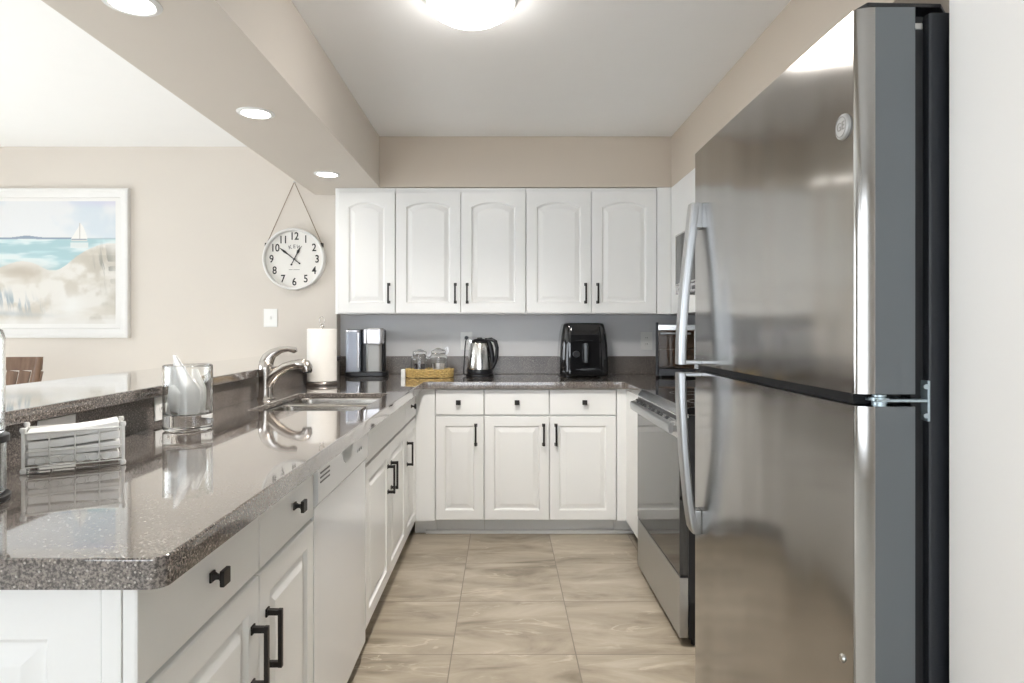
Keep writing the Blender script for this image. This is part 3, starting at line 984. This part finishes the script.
ca = me.color_attributes.new('paint', 'FLOAT_COLOR', 'POINT')
lin = (np.clip(.34 + .66 * col.reshape(-1, 3), 0, 1) ** 2.2) * .80
ca.data.foreach_set('color', np.concatenate([lin, np.ones((len(lin), 1))], 1).ravel())
mp, nt, p = new_mat('watercolour_paint')
at = nt.nodes.new('ShaderNodeAttribute'); at.attribute_name = 'paint'
nt.links.new(at.outputs['Color'], p.inputs['Base Color']); p.inputs['Roughness'].default_value = .7
me.materials.append(mp)
po = bpy.data.objects.new('painting', me); C.objects.link(po); po.parent = pc

# ------------------------------------------------------------------ wall clock
ck = empty('wall_clock', (-1.372, YL, 1.672), 'round white wall clock with black numerals hanging from twine', 'clock')
R = .203
MB().lathe([(.0001, -.001), (R - .006, -.001), (R, -.006), (R, -.045), (R - .004, -.051), (R - .010, -.052), (R - .015, -.049), (R - .017, -.022)], 72, axis='y').build('case', M_clock, ck)
MB().lathe([(.0001, -.021), (R - .0165, -.021), (R - .0165, -.016)], 72, axis='y').build('dial', M_dial, ck)
for i in range(1, 13):
    a = PI / 2 - i * PI / 6
    rr = .150 if i not in (10, 11) else .146
    t = text_mb(str(i), .070, .0004, off=.0011)
    t.xf(Matrix.Translation((rr * math.cos(a), -.0218, rr * math.sin(a))) @ Matrix.Diagonal((.85, 1, 1, 1)))
    t.build('numeral', M_ink, ck, 0)
for ch, x, z, ro in (('K', -.028, .078, .25), ('E', 0, .083, 0), ('W', .030, .078, -.25)):
    t = text_mb(ch, .034, .0004, off=.0006); t.xf(Matrix.Translation((x, -.0218, z)) @ Matrix.Rotation(-ro, 4, 'Y'))
    t.build('dial_letter', M_inkgrey, ck, 0)
wd = MB(); wd.box(-.036, -.012, -.0222, -.0212, -.070, -.067); wd.build('small_print', M_inkgrey, ck, 0)
wd = MB(); wd.box(-.006, .034, -.0222, -.0212, -.070, -.067); wd.build('small_print', M_inkgrey, ck, 0)


def hand(ang, L, wdt, tail):
    m = MB(); m.prism([(-.0025, -tail), (.0025, -tail), (.003, L * .45), (wdt, L * .68), (.0015, L), (-.0015, L), (-wdt, L * .68), (-.003, L * .45)], -.027, -.0255, 'y')
    m.lathe([(.006, -.0272), (.006, -.0255)], 12, (0, 0, -tail), True, True, axis='y')
    m.xf(Matrix.Rotation(ang, 4, 'Y')); return m


hand(-math.radians(52), .118, .0075, .045).build('minute_hand', M_ink, ck)
hand(math.radians(27), .085, .009, .040).build('hour_hand', M_ink, ck)
MB().lathe([(.0001, -.031), (.007, -.031), (.007, -.024)], 16, axis='y').build('hand_hub', M_ink, ck)
for s in (-1, 1):
    a = math.radians(28 if s > 0 else 152)
    MB().box(-.006, .010, -.036, -.012, -.013, .013, .002).xf(Matrix.Translation((s * (R + .001) * abs(math.cos(a)), 0, R * math.sin(a) - .002)) @ Matrix.Diagonal((s, 1, 1, 1))).build('rope_lug', M_bronze, ck)
rp = MB()
nail = (.0, -.022, .508)
for s in (-1, 1):
    e = (s * (R * .89), -.022, R * .50)
    rp.tube([e, tuple((e[i] * .5 + nail[i] * .5) for i in range(3)), nail], .0028, 8)
rp.build('hanging_twine', M_rope, ck)
MB().lathe([(.0001, -.030), (.006, -.030), (.006, -.027), (.0025, -.026), (.0025, -.001)], 12, nail[:1] + (0,) + nail[2:], axis='y').build('nail', M_screw, ck)


# ------------------------------------------------------------------ plates
def plate(loc, rz, w, h, label, kind, tilt=0):
    o = empty('wall_' + kind, loc, label, kind, rz)
    MB().box(-w / 2, w / 2, -.006, -.0005, -h / 2, h / 2, .002).build('cover_plate', M_plate, o)
    return o


p_ = plate((-1.535, YL, 1.287), 0, .09, .12, 'white light switch plate below the wall clock', 'switch')
MB().box(-.006, .006, -.014, -.006, -.012, .012, .002).build('toggle', M_plate, p_)


def sockets(o, vert=True, cols=1, pitch=.046):
    for c_ in range(cols):
        for s in (-1, 1):
            m = MB()
            cx, cz = ((c_ - (cols - 1) / 2) * pitch, s * .021)
            if not vert: cx, cz = s * .021, 0
            m.lathe([(.0001, -.0075), (.015, -.0075), (.016, -.006)], 20, (cx, 0, cz), axis='y')
            q = m.build('socket', M_plate, o)
            MB().box(cx - .006, cx - .004, -.0082, -.0074, cz - .004, cz + .005).box(cx + .004, cx + .006, -.0082, -.0074, cz - .004, cz + .005).build('slots', M_ink, q)


YS = YB
p1 = plate((-.247, YS, 1.133), 0, .078, .120, 'white wall outlet behind the kettle with a black plug in it', 'outlet'); sockets(p1)
p2 = plate((.970, YS, 1.133), 0, .078, .120, 'white wall outlet between the air fryer and the toaster oven', 'outlet'); sockets(p2)
p3 = plate((-1.1003, 1.575, .963), PI / 2, .130, .075, 'white double outlet plate behind the wire napkin holder', 'outlet'); sockets(p3, False)
p4 = plate((-1.1003, 2.075, .963), PI / 2, .118, .075, 'white outlet plate beside the glass vessel under the ledge', 'outlet'); sockets(p4, False)

# ------------------------------------------------------------------ napkin holder
NH = empty('napkin_holder', (-1.014, 1.352, CT + .001), 'white wire basket holding paper napkins on the countertop', 'napkin holder', math.radians(32.8))
L_, D_, Hh = .182, .100, .088
wr = MB(); r = .0021
for z in (.012, .045, .085):
    wr.tube([(0, 0, z), (L_, 0, z), (L_, D_, z), (0, D_, z)], r, 8, True) if False else None
    for a, b in (((0, 0), (L_, 0)), ((L_, 0), (L_, D_)), ((L_, D_), (0, D_)), ((0, D_), (0, 0))):
        wr.tube([(a[0], a[1], z), (b[0], b[1], z)], r * (1.25 if z > .06 else .8), 8)
for i in range(1, 4):
    x = L_ * i / 4
    wr.tube([(x, 0, .085), (x, 0, .012), (x, D_, .012), (x, D_, .085)], r * .8, 8)
for i in range(1, 3):
    y = D_ * i / 3
    wr.tube([(0, y, .085), (0, y, .012), (L_, y, .012), (L_, y, .085)], r * .8, 8)
wr.build('wire_basket', M_wire, NH, 60)
for (x, y) in ((0, 0), (L_, 0), (L_, D_), (0, D_)):
    q = MB(); q.tube([(x, y, .006), (x, y, .088)], .0035, 10)
    q.lathe([(.0001, 0), (.005, .001), (.0062, .006), (.005, .011), (.0001, .012)], 14, (x, y, -.0005))
    q.lathe([(.0001, 0), (.005, .001), (.0062, .006), (.005, .011), (.0001, .012)], 14, (x, y, .086))
    q.build('corner_post', M_wire, NH, 60)
scr = MB()
for i in range(6):
    cx = .03 + i * .024
    scr.tube([(cx + .010 * math.cos(a), -.001, .024 + .008 * math.sin(a)) for a in [2 * PI * k / 14 for k in range(14)]], .0011, 6, True)
scr.build('scrollwork', M_wire, NH, 60)
NP = empty('napkin_stack', (-1.014, 1.352, CT + .001), 'stack of folded white paper napkins lying in the wire basket', 'napkins', math.radians(32.8))
for i in range(4):
    m = MB(); n = 14
    z = .0155 + i * .0176
    top, bot = [], []
    dx_ = random.uniform(-.002, .002); dy = random.uniform(-.0015, .0015)
    for k in range(n + 1):
        u = k / n
        zz = z + (.004 if i else 0) * (u ** 2) * i + .0012 * math.sin(u * 5 + i * 2)
        top.append((.0065 + (L_ - .013) * u + dx_, zz + .0160 + .0012 * i * u ** 2)); bot.append((.0065 + (L_ - .013) * u + dx_, zz))
    m.prism(bot + top[::-1], .006 + dy, D_ - .006 + dy, 'y', .0028)
    m.build('folded_napkin', M_paper, NP, 50)

# ------------------------------------------------------------------ glass vessel with tissue
GV = empty('glass_vessel', (-.962, 1.955, CT + .001), 'clear glass cylinder with a thick base standing beside the outlet', 'glass vessel')
m = MB(); m.lathe([(.0001, 0), (.064, 0), (.070, .006), (.070, .19), (.0695, .196), (.067, .197), (.065, .19), (.065, .055), (.058, .047), (.03, .044), (.0001, .044)], 56)
m.build('glass_wall', M_glass, GV, 50)
TS = empty('tissue_bundle', (-.962, 1.955, CT + .047), 'bunch of folded white tissue rising to a point inside the glass vessel', 'tissue')


def sheet(name, pts_fn, nu=14, nv=18, th=.0018):
    b = bmesh.new()
    G = [[b.verts.new(pts_fn(i / nu, j / nv)) for i in range(nu + 1)] for j in range(nv + 1)]
    for j in range(nv):
        for i in range(nu): b.faces.new((G[j][i], G[j][i + 1], G[j + 1][i + 1], G[j + 1][i]))
    bmesh.ops.recalc_face_normals(b, faces=b.faces[:])
    bmesh.ops.solidify(b, geom=b.faces[:], thickness=th)
    m = MB(); m.merge(b); return m.build(name, M_paper, TS, 70)


m = MB(); rings = []
for k in range(12):
    u = k / 11; z = .004 + u * .105
    rr = .050 * (1 - .12 * (2 * u - .8) ** 2) * (1 - .35 * max(0, u - .7) / .3)
    rings.append([(rr * (1 + .06 * math.sin(3 * a + 4 * u) + .03 * math.sin(9 * a)) * math.cos(a) - .004, rr * (1 + .06 * math.sin(2 * a - 3 * u)) * math.sin(a), z + .006 * math.sin(2 * a)) for a in [2 * PI * q / 40 for q in range(40)]])
m.loops(rings); m.build('crumpled_core', M_paper, TS, 80)
def leaf(cx, cy, ht, xl0, xl1, xr0, xr1, knee, rot, bow):
    """a folded sheet: left and right edges run from the bottom to a tip, bowed towards the viewer"""
    def f(u, v):
        xl = xl0 + (xl1 - xl0) * v
        t = max(0, (v - knee) / (1 - knee))
        xr = xr0 + (xr1 - xr0) * t ** .9 + .006 * math.sin(v * 3)
        x = xl + (xr - xl) * u
        y = -bow * math.sin(PI * u) * (1 - .5 * v) + .004 * math.sin(7 * u + 3 * v)
        X = cx + x * math.cos(rot) - y * math.sin(rot)
        Y = cy + x * math.sin(rot) + y * math.cos(rot)
        z = .002 + v * ht
        rr = math.hypot(X, Y); lim = .0605
        if rr > lim: X *= lim / rr; Y *= lim / rr
        return (X, Y, z)
    return f
sheet('tissue_fold', leaf(.0, -.036, .180, -.034, -.026, .046, -.018, .42, .0, .016))
sheet('tissue_fold', leaf(-.022, -.02, .140, -.030, -.020, .020, .0, .55, .5, .012))
sheet('tissue_fold', leaf(.018, .010, .135, -.028, -.01, .034, .012, .6, -.4, .012))

# ------------------------------------------------------------------ glass canister at the left edge
GC = empty('glass_canister', (-.951, 1.127, CT + .001), 'tall clear glass canister with a black band, cut by the left picture edge', 'canister')
MB().lathe([(.0001, 0), (.066, 0), (.068, .003), (.068, .010), (.064, .013), (.0001, .013)], 48).build('base', M_black, GC)
MB().lathe([(.0001, .014), (.058, .014), (.061, .018), (.061, .104), (.058, .104), (.058, .020), (.0001, .018)], 48).build('lower_jar', M_glass, GC, 50)
MB().lathe([(.062, .105), (.066, .106), (.066, .117), (.062, .119), (.0001, .119)], 48, cap0=True).build('band', M_black, GC)
MB().lathe([(.0001, .120), (.055, .120), (.059, .125), (.060, .29), (.056, .305), (.045, .312), (.043, .308), (.054, .302), (.057, .288), (.056, .128), (.0001, .125)], 48).build('upper_jar', M_glass, GC, 50)

# ------------------------------------------------------------------ paper towel
PT = empty('paper_towel_holder', (-.990, 3.50, CT + .001), 'metal paper towel stand with a ring top beside the faucet', 'paper towel holder')
MB().lathe([(.0001, 0), (.081, 0), (.083, .003), (.083, .012), (.078, .018), (.0001, .018)], 48).build('base', steel_mat('dark_nickel', (.28, .25, .23), .3), PT)
MB().tube([(0, 0, .018), (0, 0, .318)], .005, 12).build('rod', M_nickel, PT)
q = MB(); q.lathe([(.0001, .310), (.011, .310), (.013, .316), (.010, .324), (.005, .330)], 20)
q.tube([(.014 * math.cos(a) + 0, 0, .350 + .021 * math.sin(a)) for a in [2 * PI * k / 28 for k in range(28)]], .0022, 8, True)
q.build('finial_ring', M_nickel, PT, 60)
RL = MB(); RL.lathe([(.020, .020), (.076, .019), (.079, .022), (.0795, .15), (.079, .300), (.076, .304), (.020, .304), (.020, .020)], 64)
tag(RL.build('paper_towel_roll', M_towel, None, 60), 'thick cream paper towel roll standing on its metal holder', 'paper towel').location = (-.990, 3.50, CT + .002)

# ------------------------------------------------------------------ coffee maker
CM = empty('coffee_maker', (-.883, 4.16, CT + .001), 'silver and black single-serve coffee maker in the back left corner', 'coffee maker', math.radians(8))
b = MB(); b.loops([rrect(0, 0, .135, .095, .045, 0), rrect(0, 0, .137, .097, .045, .006), rrect(0, 0, .135, .095, .045, .026), rrect(0, 0, .125, .085, .04, .030)])
b.build('base', M_black, CM, 50)
b = MB(); b.loops([rrect(.035, .02, .085, .060, .03, .0305), rrect(.035, .02, .085, .060, .03, .29), rrect(.035, .02, .078, .054, .03, .300)])
b.build('body', M_black, CM, 50)
b = MB(); b.loops([rrect(.045, -.03, .058, .062, .03, .205), rrect(.045, -.03, .066, .064, .03, .215), rrect(.045, -.03, .067, .064, .03, .295), rrect(.045, -.03, .060, .058, .03, .308)])
b.build('brew_head', M_silver, CM, 50)
b = MB(); b.loops([rrect(.045, -.03, .050, .040, .02, .0305), rrect(.045, -.03, .050, .040, .02, .204)])
b.build('front_column', M_silverp, CM, 50)
b = MB(); b.loops([rrect(-.085, .0, .045, .07, .025, .0305), rrect(-.085, .0, .046, .072, .025, .28), rrect(-.085, .0, .042, .068, .025, .282), rrect(-.085, .0, .042, .068, .025, .034)])
b.build('water_tank', M_thinglass, CM, 50)
b = MB(); b.loops([rrect(-.085, .0, .047, .073, .025, .283), rrect(-.085, .0, .047, .073, .025, .295), rrect(-.085, .0, .035, .06, .025, .301)])
b.build('tank_lid', M_silver, CM, 50)
b = MB(); b.box(-.060, -.045, -.073, -.066, .05, .28, .003); b.build('tank_rail', M_silver, CM)

# ------------------------------------------------------------------ basket with jars
BK = empty('wicker_basket', (-.464, 4.045, CT + .001), 'oval golden wicker tray holding glass jars on the back counter', 'basket')
wk = MB(); A, B = .142, .096
for lay in range(5):
    z = .006 + lay * .0105
    pts = []
    for k in range(120):
        a = 2 * PI * k / 120
        off = .0055 * math.sin(a * 24 + lay * PI)
        e = 2.6
        cx_, sx_ = math.cos(a), math.sin(a)
        X = (A + off + lay * .001) * math.copysign(abs(cx_) ** (2 / e), cx_); Yy = (B + off + lay * .001) * math.copysign(abs(sx_) ** (2 / e), sx_)
        pts.append((X, Yy, z))
    wk.tube(pts, .0055, 7, True)
wk.build('woven_side', M_wicker, BK, 60)
fl_ = MB(); fl_.loops([rrect(0, 0, A - .004, B - .004, .06, .001), rrect(0, 0, A - .004, B - .004, .06, .007)])
fl_.build('base', M_wicker, BK)


def jar(loc, r, h, label):
    o = empty('glass_jar', loc, label, 'jar', 0, 'glass jars in the wicker tray')
    MB().lathe([(.0001, 0), (r * .92, 0), (r, .006), (r, h * .62), (r * .92, h * .72), (r * .74, h * .78), (r * .74, h * .82), (r * .71, h * .82), (r * .71, h * .78), (r * .89, h * .71), (r * .97, h * .61), (r * .96, .008), (.0001, .004)], 40).build('glass_body', M_glass, o, 50)
    MB().lathe([(r * .76, h * .825), (r * .80, h * .84), (r * .80, h * .90), (r * .5, h * .96), (r * .2, h), (.0001, h)], 40, cap0=True).build('glass_lid', M_glass, o, 50)
    cw = MB()
    cw.tube([(r * .83 * math.cos(a), r * .83 * math.sin(a), h * .80) for a in [2 * PI * k / 30 for k in range(30)]], .0014, 6, True)
    cw.tube([(r * .83, 0, h * .80), (r * 1.08, 0, h * .86), (r * 1.0, 0, h * 1.02), (r * .7, 0, h * .98)], .0014, 6)
    cw.tube([(-r * .83, 0, h * .80), (-r * 1.08, 0, h * .76), (-r * 1.05, 0, h * .62), (-r * .95, 0, h * .60)], .0014, 6)
    cw.build('wire_clasp', M_chrome, o, 60)
    return o


def sachets(jx, jy, r, h, m_, label):
    o = empty('sachet_pile', (jx, jy, CT + .0145), label, 'sachets', 0, 'sachets inside the glass jars')
    for k in range(7):
        a = k * 2.4; rr = r * .38
        q = MB(); q.box(-.016, .016, -.0025, .0025, 0, h, .001)
        q.xf(Matrix.Translation((rr * math.cos(a), rr * math.sin(a), 0)) @ Matrix.Rotation(a + 1, 4, 'Z') @ Matrix.Rotation(.10, 4, 'X'))
        q.build('sachet', m_ if k % 3 else M_packet, o)


J = ((-.526, 4.038, .055, .166, 'glass clasp jar at the left end of the wicker tray', M_packet2, 'dark sachets standing in the left glass jar'),
     (-.407, 4.038, .057, .174, 'glass clasp jar at the right end of the wicker tray', M_packet, 'pale sachets standing in the right glass jar'))
for (jx, jy, r, h, lb, m_, lb2) in J:
    jar((jx, jy, CT + .009), r, h, lb).rotation_euler = (0, 0, PI / 2 if jx < -.5 else 0)
    sachets(jx, jy, r, h * .42, m_, lb2)
wb_ = MB(); wb_.loops([rrect(0, 0, .012, .02, .004, 0), rrect(0, 0, .013, .021, .004, .002), rrect(0, 0, .013, .021, .004, .050), rrect(0, 0, .011, .019, .004, .052)])
wb_ = wb_.build('sweetener_box', M_plate); wb_.location = (-.622, 4.0, CT + .001)
tag(wb_, 'tiny white box standing against the left side of the wicker tray', 'box')

# ------------------------------------------------------------------ kettle
KT = empty('electric_kettle', (-.150, 4.13, CT + .001), 'stainless electric kettle with a black handle on the back counter', 'kettle')
MB().lathe([(.0001, 0), (.090, 0), (.092, .004), (.090, .014), (.080, .018), (.0001, .018)], 48).build('power_base', M_black, KT)
MB().lathe([(.0001, .0185), (.082, .0185), (.083, .023), (.082, .042), (.080, .045), (.0001, .045)], 48).build('lower_ring', M_black, KT)
MB().lathe([(.080, .045), (.080, .060), (.077, .10), (.072, .15), (.064, .19), (.056, .213), (.050, .218)], 56).build('steel_body', steel_mat('brushed_kettle_steel', (.66, .65, .63), .22), KT, 60)
MB().lathe([(.056, .214), (.054, .226), (.040, .236), (.018, .240), (.016, .247), (.0001, .249)], 40).build('lid', M_black, KT, 60)
q = MB(); q.tube([(.035, 0, .232), (.075, 0, .236), (.100, 0, .222), (.112, 0, .18), (.110, 0, .13), (.098, 0, .085), (.083, 0, .055), (.070, 0, .04)], [.011, .012, .013, .012, .012, .012, .012, .010], 14, flat=(1, 1.25))
q.tube([(.052, -.0, .222), (.066, 0, .19), (.075, 0, .14), (.080, 0, .09), (.082, 0, .05)], [.012, .013, .013, .012, .010], 12, flat=(1, 1.5))
q.build('handle', M_black, KT, 60)
q = MB(); q.prism([(-.050, .205), (-.068, .226), (-.064, .232), (-.045, .226)], -.014, .014, 'y'); q.build('pour_lip', M_chrome, KT)
q = MB(); q.tube([(-.097, YB - .014 - 4.13, .243), (-.097, YB - .045 - 4.13, .235), (-.100, .10, .19), (-.104, .06, .10), (-.105, .02, .012), (-.09, .0, .008)], .0035, 8)
q.lathe([(.0001, 0), (.012, 0), (.013, .02), (.010, .028)], 14, (-.097, YB - .036 - 4.13, .243), axis='y')
q.build('power_cord', M_black, KT, 60)

# ------------------------------------------------------------------ air fryer
AF = empty('air_fryer', (.515, 4.165, CT + .001), 'glossy black air fryer standing on the back counter below the wall cabinets', 'air fryer')
def af(hw, hd, r, z, dy=0): return rrect(0, dy, hw, hd, r, z, 8)
b = MB(); b.loops([af(.145, .135, .05, .006), af(.151, .139, .05, .010), af(.155, .141, .05, .04), af(.154, .139, .05, .12), af(.150, .136, .05, .20), af(.142, .130, .048, .27), af(.134, .124, .045, .31), af(.130, .120, .042, .328), af(.124, .114, .04, .337), af(.112, .104, .036, .341)])
b.build('body', M_glossblk, AF, 60)
def afp(x, z, off):  # front panel surface
    f = np.interp(z, [0, .04, .12, .20, .27, .31, .33], [.137, .141, .139, .136, .130, .122, .110])
    return (x, -f - off, z)
dr_ = MB(); rg_ = []
for z in np.linspace(.016, .215, 10):
    w = .098
    rg_.append([afp(-w, z, -.006), afp(-w, z, .006), afp(-w + .006, z, .010), afp(w - .006, z, .010), afp(w, z, .006), afp(w, z, -.006)])
dr_.loops(rg_); dr_ = dr_.build('basket_drawer', M_glossblk, AF, 30)
pn = MB(); rg_ = []
for z in np.linspace(.222, .312, 8):
    w = .096 - max(0, z - .27) * .25
    rg_.append([afp(-w, z, -.006), afp(-w, z, .004), afp(-w + .006, z, .007), afp(w - .006, z, .007), afp(w, z, .004), afp(w, z, -.006)])
pn.loops(rg_); pn.build('control_panel', M_glossblk, AF, 30)
q = MB(); q.box(-.012, .016, -.200, -.172, .09, .215, .010, 3); q.box(-.009, .013, -.178, -.145, .175, .212, .006)
q.build('handle', M_silver, dr_, 60).data.materials[0] = mat('gunmetal_handle', (.11, .115, .12), .25, metal=.6, var=.1)
MB().lathe([(.0001, -.168), (.018, -.168), (.021, -.162), (.021, -.146)], 28, (-.055, 0, .145), axis='y').build('dial', M_black, AF)
q = MB(); q.tube([afp(x, .227 + .004 * math.cos(x * 20), .0085) for x in np.linspace(-.07, .05, 9)], .0015, 6); q.build('highlight_line', M_chrome, AF)  # thin bright strip stands in for the highlight along the panel split
for s in (-1, 1):
    q = MB(); q.loops([[(s * (.116 + a_), -.100 - b_ , z) for a_, b_ in ((0, .02), (.012, .028 + .0), (.024, .02), (.024, 0), (0, 0))] for z in (.02, .10, .19)])
    q.bm.free()
for (x, y) in ((-.1, -.09), (.1, -.09), (-.1, .09), (.1, .09)):
    MB().lathe([(.012, 0), (.012, .007)], 12, (x, y, 0), True, True).build('foot', M_black, AF)

# ------------------------------------------------------------------ toaster oven
TO = empty('toaster_oven', (.955, 4.005, CT + .001), 'black toaster oven with a glass door in the right corner of the counter', 'toaster oven', math.radians(-14))
b = MB(); TW, TD, TH = .33, .27, .335
b.box(0, .018, -.012, TD, .012, TH + .010, .005); b.box(TW - .014, TW, 0, TD, .012, TH, .003)
b.box(.014, TW - .014, 0, TD, TH - .016, TH - .006); b.box(.014, TW - .014, 0, TD, .012, .055)
b.box(.014, TW - .014, TD - .012, TD, .055, TH - .016)
b.build('housing', M_black, TO)
MB().box(.0145, TW - .0145, TD - .016, TD - .0125, .056, TH - .017).build('cavity_lining', M_inside, TO)
MB().box(.014, TW - .014, -.010, -.0005, TH - .040, TH - .006, .002).build('top_rail', M_steel2, TO)
dd = MB(); dd.box(.016, TW - .10, -.012, -.002, .062, TH - .043, .002); dd = dd.build('door', mat('smoked_glass', (.45, .36, .28), .02, trans=.95, ior=1.25), TO)
MB().tube([(.03, -.035, TH - .06), (TW - .12, -.035, TH - .06)], .006, 12).build('handle', M_handle, dd)
rk = MB()
rk.tube([(.016, .01, .175), (TW - .016, .01, .175)], .0022, 8)
for i in range(12): rk.tube([(.03 + i * .028, .01, .175), (.03 + i * .028, TD - .02, .175)], .0013, 6)
rk.build('wire_rack', M_screw, TO)
cp_ = MB(); cp_.box(TW - .098, TW - .014, -.012, -.001, .056, TH - .043, .002); cp_ = cp_.build('control_panel', M_steel2, TO)
for z in (.10, .17, .24): MB().lathe([(.0001, -.030), (.014, -.030), (.016, -.012)], 20, (TW - .056, 0, z), axis='y').build('knob', M_black, cp_)
for (x, y) in ((.03, .03), (TW - .03, .03), (.03, TD - .03), (TW - .03, TD - .03)):
    MB().lathe([(.012, 0), (.012, .013)], 12, (x, y, 0), True, True).build('foot', M_black, TO)

# ------------------------------------------------------------------ dining chair beyond the bar
CH = empty('dining_chair', (-2.86, 3.42, 0), 'brown wooden slat-back chair seen over the bar ledge, below the picture', 'chair', math.radians(12))
MB().box(-.22, .22, -.21, .21, .44, .47, .008).build('seat', M_wood, CH)
for (x, y) in ((-.19, -.18), (.19, -.18)):
    MB().prism([(x - .018, y - .018), (x + .018, y - .018), (x + .018, y + .018), (x - .018, y + .018)], 0, .44).build('leg', M_wood, CH)
for s in (-1, 1):
    q = MB(); q.tube([(s * .19, .18, 0), (s * .19, .185, .45), (s * .205, .22, .80), (s * .222, .265, 1.045)], [.02, .021, .019, .018], 8, flat=(1, 1)); q.build('leg', M_wood, CH, 50)
q = MB(); q.loops([[(x, .262 + .01 * (1 - (x / .235) ** 2) + dy, z) for x in np.linspace(-.235, .235, 9)] + [(x, .262 + .01 * (1 - (x / .235) ** 2) + dy + .02, z) for x in np.linspace(.235, -.235, 9)] for z, dy in ((.975, -.012), (1.052, 0))])
q.build('top_rail', M_wood, CH, 40)
for i in range(6):
    x = -.155 + i * .062
    q = MB(); q.box(-.0285, .0285, -.006, .006, 0, .42, .002)
    q.xf(Matrix.Translation((x, .205, .56)) @ Matrix.Rotation(-.12, 4, 'X') @ Matrix.Rotation((i - 2.5) * .004 + .14, 4, 'Y'))
    q.build('slat', M_wood, CH)
MB().box(-.20, .20, .19, .21, .52, .565, .004).build('lower_rail', M_wood, CH)
